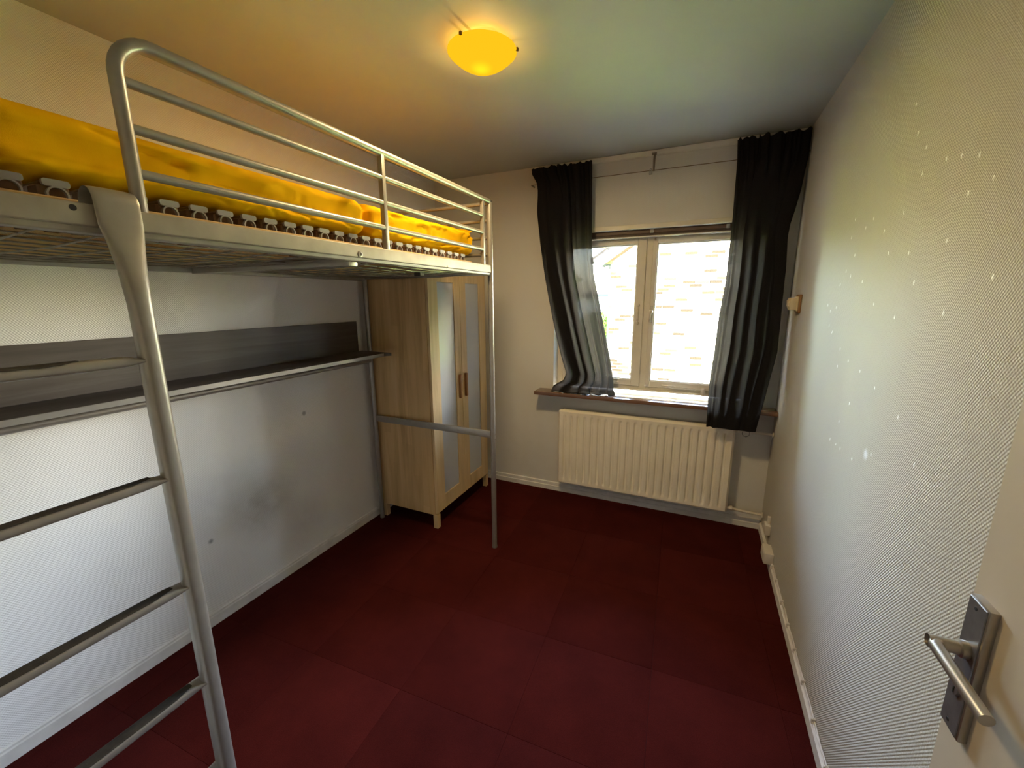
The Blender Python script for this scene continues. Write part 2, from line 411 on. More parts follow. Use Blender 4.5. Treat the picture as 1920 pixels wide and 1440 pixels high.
# ------------------------------------------------------------------ the room shell
W, D, H = 2.695, 3.023, 2.635
NY = -0.165                       # inner face of the wall with the doorway
T = 0.24
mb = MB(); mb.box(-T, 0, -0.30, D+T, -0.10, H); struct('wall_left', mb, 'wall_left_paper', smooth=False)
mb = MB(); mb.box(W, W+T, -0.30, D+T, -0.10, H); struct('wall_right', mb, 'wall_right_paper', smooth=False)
wx0, wx1, wz0, wz1 = 1.103, 2.515, 0.905, 2.130
mb = MB()
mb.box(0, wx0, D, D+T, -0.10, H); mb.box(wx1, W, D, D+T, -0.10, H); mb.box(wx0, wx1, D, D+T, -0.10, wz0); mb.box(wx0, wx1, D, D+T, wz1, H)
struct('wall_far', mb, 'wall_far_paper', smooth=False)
dx0, dx1, dz = 1.72, 2.685, 2.04
mb = MB()
mb.box(0, dx0, NY-0.12, NY, -0.10, H); mb.box(dx1, W, NY-0.12, NY, -0.10, H); mb.box(dx0, dx1, NY-0.12, NY, dz, H)
struct('wall_near', mb, 'wall_far_paper', smooth=False)
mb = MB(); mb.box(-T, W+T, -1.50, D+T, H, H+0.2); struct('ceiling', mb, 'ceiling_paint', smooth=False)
mb = MB(); mb.box(-T, W+T, -0.30, D+T, -0.12, -0.008)
floor = struct('floor', mb, 'subfloor', smooth=False)
# hall behind the camera
mb = MB()
mb.box(1.10, 1.20, -1.40, -0.285, -0.10, H); mb.box(W+0.10, W+0.20, -1.40, -0.285, -0.10, H); mb.box(1.10, W+0.20, -1.50, -1.40, -0.10, H)
struct('wall_hall', mb, 'hall_paint', smooth=False)
mb = MB(); mb.box(1.10, W+0.20, -1.50, -0.285, -0.10, -0.002); struct('floor_hall', mb, 'hall_floor', smooth=False)

# carpet tiles (0.5 m, laid slightly askew), clipped to the room
def clip(poly, ax, val, keep_less):
    outp = []
    for i in range(len(poly)):
        a, b_ = poly[i], poly[(i+1) % len(poly)]
        ia = (a[ax] <= val) == keep_less or a[ax] == val; ib = (b_[ax] <= val) == keep_less or b_[ax] == val
        if ia: outp.append(a)
        if ia != ib:
            t = (val-a[ax])/(b_[ax]-a[ax]); outp.append((a[0]+(b_[0]-a[0])*t, a[1]+(b_[1]-a[1])*t))
    return outp
ta = 0.0427; ca, sa = math.cos(ta), math.sin(ta)
for i in range(-4, 4):
    for j in range(-5, 5):
        g = 0.0004
        uv = [(i*.5+g, j*.5+g), (i*.5+.5-g, j*.5+g), (i*.5+.5-g, j*.5+.5-g), (i*.5+g, j*.5+.5-g)]
        poly = [(1.6005+ca*u-sa*v_, 1.4736+sa*u+ca*v_) for u, v_ in uv]
        for ax, val, less in ((0, 0.001, False), (0, W-.001, True), (1, -0.284, False), (1, D-.001, True)):
            if poly: poly = clip(poly, ax, val, less)
        if len(poly) < 3: continue
        area = abs(sum(poly[k][0]*poly[(k+1) % len(poly)][1]-poly[(k+1) % len(poly)][0]*poly[k][1] for k in range(len(poly))))/2
        if area < 0.002: continue
        mb = MB(); mb.prism(poly, 'xy', -0.008, random.uniform(-0.0004, 0.0), bev=0.0005)
        obj('carpet_tile', mb, 'carpet', floor)

# baseboards
mb = MB(); mb.prism([(0, 0), (0.012, 0), (0.012, 0.05), (0.009, 0.056), (0.009, 0.064), (0, 0.068)], 'xz', NY, D); struct('baseboard_left', mb, 'baseboard_paint', ang=20)
mb = MB(); mb.prism([(D, 0), (D-0.016, 0), (D-0.016, 0.038), (D-0.010, 0.042), (D-0.010, 0.068), (D, 0.072)], 'yz', 0.012, W-0.012); struct('baseboard_far', mb, 'baseboard_paint', ang=20)
mb = MB(); mb.prism([(W, 0), (W-0.014, 0), (W-0.014, 0.050), (W-0.004, 0.058), (W, 0.058)], 'xz', 0.72, D-0.016); struct('baseboard_right', mb, 'baseboard_paint', ang=20)

# window trim and the curtain batten
mb = MB(); mb.box(wx0-0.02, wx1+0.02, D-0.006, D, wz1, wz1+0.032, 0.002); struct('trim_1', mb, 'window_paint')
mb = MB(); mb.box(0.93, W-0.002, D-0.012, D, 2.597, H-0.001, 0.003); mb.box(1.24, W-0.002, D-0.016, D-0.010, 2.600, H-0.002, 0.002); struct('trim_2', mb, 'white_paint')

# ------------------------------------------------------------------ window
win = bpy.data.objects.new('window_1', None); COL.objects.link(win); win.location = (1.809, D+.1, wz0); WLOC[win.name] = Vector(win.location)
win['kind'] = 'structure'
win['label'] = 'cream painted two-light casement window between dark curtains'
WY = D+0.10
def ring(mb, x0, x1, z0, z1, t, y0, y1, bev=0.003, tl=None, tb=None, tr_=None, tt=None):
    tl = tl or t; tb = tb or t; tr_ = tr_ or t; tt = tt or t
    mb.box(x0, x0+tl, y0, y1, z0, z1, bev); mb.box(x1-tr_, x1, y0, y1, z0, z1, bev)
    mb.box(x0+tl-.001, x1-tr_+.001, y0+.001, y1-.001, z0, z0+tb, bev); mb.box(x0+tl-.001, x1-tr_+.001, y0+.001, y1-.001, z1-tt, z1, bev)
fz0, fz1 = 0.932, 2.097
mb = MB(); ring(mb, wx0, wx1, fz0, wz1, 0.045, WY+.004, WY+.075, 0.003, tb=0.030, tt=0.048)
mb.box(1.778, 1.826, WY+.004, WY+.075, fz0, wz1-.02, 0.002)
mb.box(wx0, wx1, WY-0.012, WY+0.02, fz0-0.004, fz0+0.012, 0.003)
obj('frame', mb, 'window_paint', win)
def sash(x0, x1, tl, tr_):
    mb = MB(); ring(mb, x0, x1, 0.965, 2.082, 0.045, WY-0.008, WY+.052, 0.004, tl=tl, tr_=tr_, tb=0.048, tt=0.046)
    s = obj('sash', mb, 'window_paint', win)
    gx0, gx1 = x0+tl, x1-tr_
    mb = MB(); ring(mb, gx0-.002, gx1+.002, 1.011, 2.038, 0.009, WY+0.006, WY+0.03, 0.002); obj('glazing_bead', mb, 'white_paint', s)
    mb = MB(); mb.box(gx0-.004, gx1+.004, WY+0.020, WY+0.024, 1.008, 2.041); obj('pane', mb, 'window_glass', s, smooth=False)
    return s
s1 = sash(1.150, 1.780, 0.055, 0.066)
s2 = sash(1.822, 2.466, 0.033, 0.055)
# left sash: pull with two round screw heads
mb = MB(); mb.box(1.734, 1.748, WY-0.018, WY-0.006, 1.475, 1.575, 0.004, 2)
mb.lathe([(0, -0.012), (0.010, -0.010), (0.012, 0)], (1.741, WY-0.012, 1.592), 12, 'y'); mb.lathe([(0, -0.012), (0.010, -0.010), (0.012, 0)], (1.741, WY-0.012, 1.457), 12, 'y')
obj('pull_plate', mb, 'catch_metal', s1)
mb = MB(); mb.box(1.828, 1.846, WY-0.014, WY-0.006, 1.462, 1.590, 0.003)
mb.tube([(1.837, WY-0.012, 1.535), (1.837, WY-0.034, 1.535), (1.834, WY-0.036, 1.52), (1.832, WY-0.036, 1.470)], 0.006, 8)
mb.lathe([(0, -0.02), (0.011, -0.018), (0.013, 0)], (1.837, WY-0.012, 1.545), 12, 'y')
obj('catch_handle', mb, 'catch_metal', s2)
mb = MB(); mb.box(1.822, 1.848, WY-0.016, WY-0.006, 0.968, 0.990, 0.003); mb.box(1.828, 1.842, WY-0.022, WY-0.012, 0.973, 0.984, 0.002); obj('corner_stop', mb, 'catch_metal', s2)
mb = MB(); mb.lathe([(0, 0), (0.007, 0.0), (0.007, 0.02), (0, 0.02)], (1.838, WY-0.010, 2.055), 10); obj('hinge_pin', mb, 'steel_dull', s2)
# casement stays
mb = MB()
mb.box(1.945, 1.975, WY-0.016, WY-0.006, 0.980, 0.995, 0.003)
mb.tube([(1.950, WY-0.018, 0.988), (1.985, WY-0.026, 0.990), (2.010, WY-0.026, 0.984), (2.045, WY-0.026, 0.986), (2.235, WY-0.024, 0.972)], 0.0055, 8)
mb.box(2.000, 2.050, WY-0.034, WY-0.018, 0.977, 0.992, 0.003)
mb.lathe([(0, 0.05), (0.014, 0.048), (0.016, 0.03), (0.016, 0.0), (0, 0.0)], (2.240, WY-0.024, 0.938), 14)
mb.box(2.205, 2.275, WY-0.040, WY-0.008, 0.934, 0.942, 0.003)
obj('casement_stay', mb, 'catch_metal', s2)
mb = MB(); mb.tube([(1.500, WY-0.018, 0.990), (1.560, WY-0.024, 0.985), (1.590, WY-0.020, 0.990), (1.622, WY-0.018, 0.994)], 0.006, 8); mb.box(1.575, 1.610, WY-0.014, WY-0.006, 0.980, 0.998, 0.003)
obj('casement_stay', mb, 'catch_metal', s1)

# folded blind under the lintel
bl = thing('window_blind', 'narrow brown folded blind tucked under the window lintel', 'blind', (1.809, D+.05, 2.128))
mb = MB(); mb.box(wx0+.006, wx1-.006, D+0.030, D+0.075, 2.101, 2.1295, 0.003); obj('head_rail', mb, 'blind_brown', bl)
mb = MB()
for k in range(5): mb.box(wx0+.012, wx1-.012, D+0.034, D+0.071, 2.0875+k*.0026, 2.0890+k*.0026)
obj('slat_stack', mb, 'blind_brown', bl, kind='stuff')
mb = MB(); mb.box(wx0+.010, wx1-.010, D+0.036, D+0.070, 2.077, 2.087, 0.003); obj('bottom_rail', mb, 'window_paint', bl, label='pale bottom rail')
for x in (1.815, 2.300):
    mb = MB(); mb.box(x-.012, x+.012, D+0.022, D+0.032, 2.100, 2.128, 0.003); mb.box(x-.005, x+.005, D+0.016, D+0.024, 2.104, 2.118, 0.002); obj('bracket', mb, 'clear_plastic', bl)

# window sill
mb = MB(); mb.prism([(0.985, D+.001), (0.985, D-0.145), (W-0.001, D-0.128), (W-0.001, D+.001)], 'xy', 0.877, 0.905, bev=0.003)
mb.box(wx0+.001, wx1-.001, D, WY+0.01, 0.880, 0.9045)
tag(obj('window_sill', mb, 'sill_wood', origin='base'), 'dark brown glossy wooden sill under the window', 'windowsill')

# ------------------------------------------------------------------ door, open against the right wall
door = bpy.data.objects.new('door_1', None); COL.objects.link(door); door.location = (2.66, -0.09, 0.0); WLOC[door.name] = Vector(door.location)
door['kind'] = 'structure'; door['label'] = 'beige flush door standing open along the right wall'
mb = MB(); mb.box(2.640, 2.678, -0.155, 0.712, 0.008, 2.02, 0.0025); obj('leaf', mb, 'door_paint', door)
pz0, pz1, py0, py1 = 0.905, 1.158, 0.640, 0.690
mb = MB(); mb.box(2.6275, 2.6405, py0-.001, py1+.001, pz0-.001, pz1+.001, 0.003, 2)
pl_ = obj('handle_plate', mb, 'handle_metal', door, label='steel handle plate with dark grey face')
mb = MB(); mb.box(2.6255, 2.629, py0+.003, py1-.001, pz0+.002, pz1-.002, 0.001); obj('plate_face', mb, 'plate_metal', pl_)
def dhole(z):
    mb = MB(); mb.lathe([(0, -.0006), (0.0032, -.0006), (0.0038, 0.0002)], (2.6255, 0.668, z), 12, 'x'); obj('screw', mb, 'keyhole_black', pl_)
dhole(1.143); dhole(0.920)
mb = MB(); mb.lathe([(0, -.004), (0.009, -.0035), (0.011, 0.0004)], (2.6255, 0.665, 0.985), 16, 'x'); obj('key_cylinder', mb, 'plate_metal', pl_)
mb = MB(); mb.box(2.6209, 2.6216, 0.6635, 0.6665, 0.979, 0.991); obj('keyhole', mb, 'keyhole_black', pl_)
mb = MB(); zc = 1.066
mb.lathe([(0.0145, 0), (0.0145, -.010), (0.011, -.012), (0.011, -0.05)], (2.6255, 0.665, zc), 20, 'x')
bend = [(2.5955-.0125*math.sin(PI/2*k/7), 0.6525+.0125*math.cos(PI/2*k/7), zc) for k in range(8)]
mb.tube([(2.622, 0.665, zc)]+bend+[(2.584, 0.58, zc-.002), (2.586, 0.522, zc-.005)], 0.0098, 16, radii=[0.0104]*9+[0.0097, 0.0098])
obj('lever', mb, 'handle_metal', door, label='bent steel lever handle')

# ------------------------------------------------------------------ loft bed
X1, Y1, X2 = 1.030, 2.045, 0.062
YB = -0.05                       # near end of the bed
bed = thing('loft_bed', 'silver tubular steel loft bed along the left wall', 'bed', (0.55, 1.0, 0.0))
PR = 0.0165
def cap(mbx, x, y, z): mbx.lathe([(PR, 0), (PR, 0.004), (PR*.8, 0.008), (0, 0.009)], (x, y, z), 16)
for x, y in ((X1, Y1), (X2, Y1), (X1, YB), (X2, YB)):
    mb = MB(); mb.tube([(x, y, 0.012), (x, y, 2.185)], PR, 18); po_ = obj('post', mb, 'silver_paint', bed)
    mb = MB(); cap(mb, x, y, 2.185); obj('cap', mb, 'dark_cap', po_)
    mb = MB(); mb.lathe([(0, 0), (PR+.001, 0), (PR+.001, 0.014), (PR, 0.016)], (x, y, 0.0), 16); obj('foot', mb, 'silver_paint', po_)
bz0, bz1 = 1.782, 1.838
mb = MB(); mb.box(X1-0.020, X1+0.020, YB+.01, Y1-.028, bz0+.012, bz1, 0.006, 3); mb.box(X1-0.026, X1+0.012, YB+.01, Y1-.028, bz0, bz0+.016, 0.005, 3)
beam = obj('side_beam', mb, 'worn_silver', bed)
mb = MB(); mb.lathe([(0.011, 0), (0.011, 0.003), (0.006, 0.004), (0.006, 0.001), (0, 0.001)], (X1+0.0195, 0.99, 1.806), 18, 'x'); obj('bolt', mb, 'silver_paint', beam)
mb = MB(); mb.lathe([(0.0, 0.0004), (0.006, 0.0004)], (X1+0.0198, 0.243, 1.826), 12, 'x'); obj('bolt_hole', mb, 'keyhole_black', beam)
mb = MB(); mb.box(X2-0.015, X2+0.020, YB+.01, Y1-.016, bz0-.012, bz1, 0.005, 2); obj('side_beam', mb, 'silver_paint', bed)
for y in (Y1-.005, YB+.005):
    mb = MB(); mb.box(X2+.012, X1-.012, y-0.014, y+0.014, bz0, bz1, 0.005, 2); obj('end_beam', mb, 'silver_paint', bed)
mb = MB(); mb.box(X2+.01, X1-.015, 0.990-.022, 0.990+.022, bz0-.016, bz0+.022, 0.004, 2); obj('cross_bar', mb, 'silver_paint', bed)
# woven wire base in two halves
for (a, b_) in ((YB+.02, 0.968), (1.012, Y1-.02)):
    mb = MB()
    n = 10
    for k in range(n):
        x = X2+.045+(X1-X2-.095)*k/(n-1)
        mb.tube([(x, a, bz0+.010), (x, (a+b_)/2, bz0-.001), (x, b_, bz0+.010)], 0.0022, 5, cap=False)
    n = 10
    for k in range(n):
        y = a+.04+(b_-a-.08)*k/(n-1)
        mb.tube([(X2+.02, y, bz0+.008), (X2+.3, y, bz0-.004), (X1-.3, y, bz0-.004), (X1-.02, y, bz0+.010)], 0.0024, 5, cap=False)
    obj('wire_base', mb, 'wire_metal', bed)
mb = MB(); mb.box(0.80, 0.84, 1.62, 1.66, bz0-.018, bz0+.004, 0.004); obj('fixing_clip', mb, 'dark_cap', bed)
# guard rail: a bent tube that starts behind the ladder
pts = [(X1, 0.362, bz1-.02), (X1, 0.362, 2.10)]
rb = 0.075
for k in range(9):
    a = PI-(PI/2)*k/8; pts.append((X1, 0.362+rb+rb*math.cos(a), 2.187-rb+rb*math.sin(a)))
pts.append((X1, Y1-.01, 2.187))
mb = MB(); mb.tube(pts, 0.0140, 16); obj('guard_rail', mb, 'silver_paint', bed)
for z in (2.100, 2.010, 1.920):
    mb = MB(); mb.tube([(X1, 0.362, z), (X1, 1.155, z), (X1, 1.958, z)], 0.0105, 14); obj('guard_bar', mb, 'silver_paint', bed)
for y in (1.155, 1.958):
    mb = MB(); mb.box(X1-.011, X1+.011, y-.0095, y+.0095, bz1-.006, 2.185, 0.004, 2); obj('guard_upright', mb, 'silver_paint', bed)
for z in (2.178, 2.085, 1.992, 1.900):
    mb = MB(); mb.tube([(X2, Y1, z), (X1, Y1, z)], 0.0105, 12); obj('end_bar', mb, 'silver_paint', bed)
    mb = MB(); mb.tube([(X2, YB, z), (X1, YB, z)], 0.0105, 12); obj('end_bar', mb, 'silver_paint', bed)
# lower ties
for y in (Y1, YB):
    mb = MB(); mb.box(X2+.012, X1-.014, y-.009, y+.009, 0.776, 0.820, 0.003, 2); tie = obj('lower_tie', mb, 'silver_paint', bed)
    mb = MB(); mb.lathe([(0, .004), (0.004, .004), (0.006, 0)], (X1+PR-.001, y, 0.800), 10, 'x'); mb.lathe([(0, .004), (0.004, .004), (0.006, 0)], (X1+PR-.001, y, 0.772), 10, 'x'); obj('bolt', mb, 'silver_paint', tie)
mb = MB(); mb.tube([(X2, YB, 1.222), (X2, Y1-.005, 1.222)], 0.016, 14); obj('rear_tie', mb, 'silver_paint', bed)

# ladder, hooked over the side beam
lad = thing('bed_ladder', 'silver ladder with dark tread rungs hooked on the loft bed', 'ladder', (1.075, 0.10, 0.0))
def ladder_rail(yc):
    mb = MB(); bm = mb.bm
    # cross sections (centre x, y, half width in y, half depth in x) from floor to the flattened hook
    secs = [(1.078, 0.0, 0.0200, 0.0190, 0.0), (1.078, 0.0, 0.0200, 0.0190, 1.56), (1.078, 0.0, 0.0205, 0.0180, 1.64), (1.070, 0.002, 0.0250, 0.0130, 1.71),
            (1.061, 0.004, 0.0330, 0.0070, 1.765), (1.056, 0.004, 0.0385, 0.0030, 1.80), (1.0545, 0.004, 0.0390, 0.0022, 1.845)]
    rings = []
    N = 20
    for cx, dy, hw, hd, z in secs:
        rings.append([bm.verts.new((cx+hd*math.copysign(abs(math.cos(2*PI*j/N))**0.8, math.cos(2*PI*j/N)), yc+dy+hw*math.copysign(abs(math.sin(2*PI*j/N))**0.8, math.sin(2*PI*j/N)), z)) for j in range(N)])
    hook = []
    for k in range(1, 11):
        a = PI*k/10
        hook.append((1.0545-0.0285*(1-math.cos(a)), 1.845+0.030*math.sin(a), a))
    for hx, hz, a in hook+[(0.9975, 1.815, PI)]:
        nx, nz_ = math.cos(a), math.sin(a)
        rings.append([bm.verts.new((hx+nx*0.0022*math.cos(2*PI*j/N), yc+0.004+0.039*math.copysign(abs(math.sin(2*PI*j/N))**0.8, math.sin(2*PI*j/N)), hz+nz_*0.0022*math.cos(2*PI*j/N))) for j in range(N)])
    for A, B in zip(rings, rings[1:]):
        for j in range(N): bm.faces.new((A[j], A[(j+1) % N], B[(j+1) % N], B[j]))
    bm.faces.new(rings[0]); bm.faces.new(rings[-1])
    return mb
LY0, LY1 = -0.088, 0.308
for yc in (LY1, LY0): obj('rail', ladder_rail(yc), 'silver_paint', lad, ang=50)
for zi, z in enumerate((0.140, 0.416, 0.697, 0.976, 1.258, 1.534)):
    mb = MB(); bm = mb.bm; rings = []; N = 24
    def sq(c_, s_, hx, hz, e=0.0): return (1.072+(hx+e)*math.copysign(abs(c_)**.55, c_), (hz+e)*math.copysign(abs(s_)**.55, s_))
    ys = [(LY0+.012, .020, .006), (LY0+.04, .0165, .0105), (LY0+.06, .0160, .0115), (LY1-.06, .0160, .0115), (LY1-.04, .0165, .0105), (LY1-.022, .020, .006), (LY1-.006, .022, .0035)]
    for y, hx, hz in ys:
        rings.append([bm.verts.new((sq(math.cos(2*PI*j/N), math.sin(2*PI*j/N), hx, hz)[0], y, z-.012+sq(math.cos(2*PI*j/N), math.sin(2*PI*j/N), hx, hz)[1])) for j in range(N)])
    for A, B in zip(rings, rings[1:]):
        for j in range(N): bm.faces.new((A[j], A[(j+1) % N], B[(j+1) % N], B[j]))
    bm.faces.new(rings[0]); bm.faces.new(rings[-1])
    rg = obj('rung', mb, 'silver_paint', lad, ang=50)
    # worn anti-slip strip on the upper front of the rung
    mb = MB(); rows = []
    y1_ = LY1-.040 if zi < 5 else LY1-.115
    n = 26
    for k in range(n):
        y = LY0+.045+(y1_-LY0-.045)*k/(n-1)
        e = min(1, 6*min(k, n-1-k)/(n-1)+.25)
        wear = 0.12*noise.noise((y*60, zi*3.1, 0))
        a0, a1 = PI/2-(1.15 if zi == 5 else 0.80)*e, PI/2+(0.95+0.25*wear)*e
        a0 += 0.10*noise.noise((y*120, zi*7.7, 4))*(2.5 if zi > 4 else .6)
        row = []
        for q in range(10):
            a = a1+(a0-a1)*q/9
            qx, qz = sq(math.cos(a), math.sin(a), .0160, .0115, .0012); row.append((qx, y, z-.012+qz))
        rows.append(row)
    mb.grid(rows); obj('tread_strip', mb, 'rung_rubber', rg)

# slatted bed base with plastic slat holders
sb = thing('slatted_base', 'sprung slatted bed base with grey slat holders under the mattress', 'bed base', (0.52, 0.95, 1.800))
SX0, SX1 = 0.115, 0.965
for x in (SX1-.018, SX0):
    mb = MB(); mb.box(x-.018, x+.018, YB+.02, 1.945, 1.800, 1.8565, 0.003); obj('side_rail', mb, 'rail_wood', sb)
mb = MB(); mb.box(SX0+.02, SX1-.04, 1.925, 1.945, 1.800, 1.866, 0.003); obj('end_rail', mb, 'rail_wood', sb)
def holder_mb(y):
    mb = MB(); bm = mb.bm
    x0, x1 = SX1-.012, SX1-.004
    def rr(y0, y1, z0, z1, r):
        P = []
        for cy, cz, a0 in ((y1-r, z1-r, 0), (y0+r, z1-r, PI/2), (y0+r, z0+r, PI), (y1-r, z0+r, 3*PI/2)):
            for q in range(4): P.append((cy+r*math.cos(a0+q*PI/6), cz+r*math.sin(a0+q*PI/6)))
        return P
    mb.prism(rr(y-.021, y+.021, 1.8755, 1.8895, .005), 'yz', x0, x1)
    # horseshoe below
    n = 9; ro_, ri = .0175, .0142; P = []
    for k in range(n+1):
        a = -0.25+(PI+.5)*k/n; P.append((y+ro_*math.cos(a), 1.8600+ro_*math.sin(a)))
    for k in range(n, -1, -1):
        a = -0.25+(PI+.5)*k/n; P.append((y+ri*math.cos(a), 1.8600+ri*math.sin(a)))
    mb.prism(P, 'yz', x0, x1)
    return mb
h0 = None; sl0 = None
for k in range(-6, 23):
    y = 0.392+0.0665*k
    if y > 1.86: break
    if h0 is None:
        y0_ = y
        h0 = obj('slat_holder', holder_mb(y), 'clip_plastic', sb, ang=30)
        mb = MB(); bm = mb.bm
        mb.box(SX0, SX1-.016, y-.019, y+.019, 1.8790, 1.8880, 0.003); mb.box(SX1-.060, SX1-.014, y-.026, y+.022, 1.8570, 1.8790, 0.003); sl0 = obj('slat', mb, 'slat_wood', sb)
    else:
        place(h0, sb, (0, y-y0_, 0)); place(sl0, sb, (0, y-y0_, 0))
place(h0, sb, (0, 1.243-y0_, 0))

# mattress under its yellow sheet
mb = MB(); rows = []
NYm, NA = 260, 110
cre = random.Random(4)
CREASES = [(.33, 2.010, .80, 1.935, .010, .009), (.10, 1.985, .62, 1.935, .008, .010), (.45, 1.950, .95, 1.925, .006, .008), (.02, 1.965, .30, 1.950, .006, .008), (1.25, 1.930, 1.55, 1.985, .007, .008), (1.42, 1.915, 1.80, 1.975, .006, .008), (1.55, 1.91, 1.95, 1.945, .006, .007), (1.22, 1.99, 1.45, 2.00, .006, .010)]
for k in range(34):
    yy = cre.choice([cre.uniform(.55, 1.08), cre.uniform(1.18, 1.95), cre.uniform(1.18, 1.95)]); zz = cre.uniform(1.895, 1.985); dl = cre.uniform(.03, .10)
    CREASES.append((yy, zz, yy+dl, zz+dl*(-.45 if yy < 1.1 else .38)*cre.uniform(.5, 1.3), .0035, .0055))
def crease(y, z):
    d = 0
    for ya_, za_, yb_, zb_, amp, wd in CREASES:
        L2 = (yb_-ya_)**2+(zb_-za_)**2; t = max(0, min(1, ((y-ya_)*(yb_-ya_)+(z-za_)*(zb_-za_))/L2))
        q = (y-ya_-t*(yb_-ya_))**2+(z-za_-t*(zb_-za_))**2
        if q < 9*wd*wd: d += 1.9*amp*math.exp(-q/(wd*wd))*(4*t*(1-t))**.4
    return d
ya0, ya1 = YB+.03, 2.018
x0m, x1m, z0m, z1m = 0.105, 0.950, 1.8900, 2.034
for i in range(NYm+1):
    y = ya0+(ya1-ya0)*i/NYm
    pin = math.exp(-((y-1.150)/0.018)**2)
    e = min((y-ya0), (ya1-y)); endr = min(1, e/0.045); endr = math.sqrt(max(0, 1-(1-endr)**2))
    row = []
    for j in range(NA):
        a = 2*PI*j/NA
        c_, s_ = math.cos(a), math.sin(a)
        px = math.copysign(abs(c_)**0.22, c_); pz = math.copysign(abs(s_)**0.42, s_)
        hx = (x1m-x0m)/2; hz = (z1m-z0m)/2
        sag = 0.010*math.sin(y*3.1+.8)+0.006*math.sin(y*7.7)
        X = (x0m+x1m)/2+px*(hx-0.028*(1-endr)-0.030*pin); Z = (z0m+z1m)/2+pz*(hz-0.02*(1-endr)-0.022*pin)
        if s_ > 0: Z += sag*0.5*s_
        fr_ = max(0, px)
        wr = 0.0075*noise.noise((y*7+Z*16, Z*30-y*6, 1.3))+0.0045*noise.noise((y*22-Z*38, Z*50+y*9, 8.1))
        if y > 1.15: wr += 0.008*noise.noise((y*9-Z*42, Z*30+y*12, 3.7))
        hem = 0.004*noise.noise((y*34, 0.5, Z*8))
        X += fr_*(wr+0.006*math.sin(y*2.2)-crease(y, Z))
        if s_ < 0 and fr_ > .6: X += hem*abs(s_)*2; Z += (0.012*max(0, 1-y/1.2)+hem)*abs(s_)
        if i in (0, NYm): X = (x0m+x1m)/2+(X-(x0m+x1m)/2)*0.985
        row.append((X, y, max(Z, 1.8903)))
    rows.append(row)
bm = mb.bm
V = [[bm.verts.new(p_) for p_ in r] for r in rows]
for A, B in zip(V, V[1:]):
    for j in range(NA): bm.faces.new((A[j], A[(j+1) % NA], B[(j+1) % NA], B[j]))
bm.faces.new(V[0]); bm.faces.new(V[-1])
mat_ = thing('mattress', 'mattress in a rumpled bright yellow fitted sheet on the loft bed', 'mattress', (0.53, 1.0, 1.8900))
obj('fitted_sheet', mb, 'yellow_sheet', mat_, ang=80)
# corner knot of the sheet at the foot end
mb = MB(); rows = []
for k in range(7):
    t = k/6; rows.append([(0.84+.10*q/5, 1.965+.040*t+.006*math.sin(q*1.7), 2.018+.034*t*(1-.55*q/5)+.004*noise.noise((q*.9, t*3, 2))) for q in range(6)])
mb.grid(rows); kn = obj('sheet_corner', mb, 'yellow_sheet', mat_, ang=80)
md = kn.modifiers.new('thick', 'SOLIDIFY'); md.thickness = 0.006
sd = kn.modifiers.new('sub', 'SUBSURF'); sd.levels = 1; sd.render_levels = 1

# shelf under the bed
sh = thing('wall_shelf', 'long dark grey-brown shelf with back board under the loft bed', 'shelf', (0.15, 1.0, 1.262))
mb = MB(); mb.prism([(0.083, -0.06), (0.270, -0.06), (0.270, 1.955), (0.300, 1.990), (0.083, 2.012), (0.020, 2.012), (0.020, -0.06)], 'xy', 1.2745, 1.2945, bev=0.002)
obj('shelf_board', mb, 'shelf_wood', sh, ang=20)
mb = MB(); mb.box(0.2695, 0.2725, -0.06, 1.950, 1.2735, 1.2950, 0.001); obj('edge_strip', mb, 'silver_paint', sh, label='pale grey front edging')
mb = MB(); mb.box(0.001, 0.019, -0.06, 1.985, 1.262, 1.500, 0.0015); obj('back_board', mb, 'shelf_wood', sh)

# ------------------------------------------------------------------ wardrobe
WD, WY0, WY1, WH = 0.554, 2.076, 2.870, 1.86
wr_ = thing('wardrobe', 'light birch wardrobe with two frosted panel doors behind the bed', 'wardrobe', (0.30, 2.473, 0.0))
wx = 0.045
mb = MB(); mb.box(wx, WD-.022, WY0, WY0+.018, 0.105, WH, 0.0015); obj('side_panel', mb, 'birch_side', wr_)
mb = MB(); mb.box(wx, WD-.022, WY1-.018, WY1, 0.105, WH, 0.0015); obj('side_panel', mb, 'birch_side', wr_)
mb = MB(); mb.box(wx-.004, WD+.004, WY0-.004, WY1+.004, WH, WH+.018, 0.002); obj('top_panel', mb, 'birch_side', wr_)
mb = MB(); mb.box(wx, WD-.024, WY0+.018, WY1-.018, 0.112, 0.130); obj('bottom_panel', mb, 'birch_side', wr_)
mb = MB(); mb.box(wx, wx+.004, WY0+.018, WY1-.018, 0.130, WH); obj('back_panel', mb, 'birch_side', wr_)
for x0, y0 in ((WD-.040, WY0), (WD-.040, WY1-.038), (wx, WY0), (wx, WY1-.038)):
    mb = MB(); mb.box(x0, x0+.038, y0, y0+.038, 0.0, 0.106, 0.002); obj('leg', mb, 'birch_door', wr_)
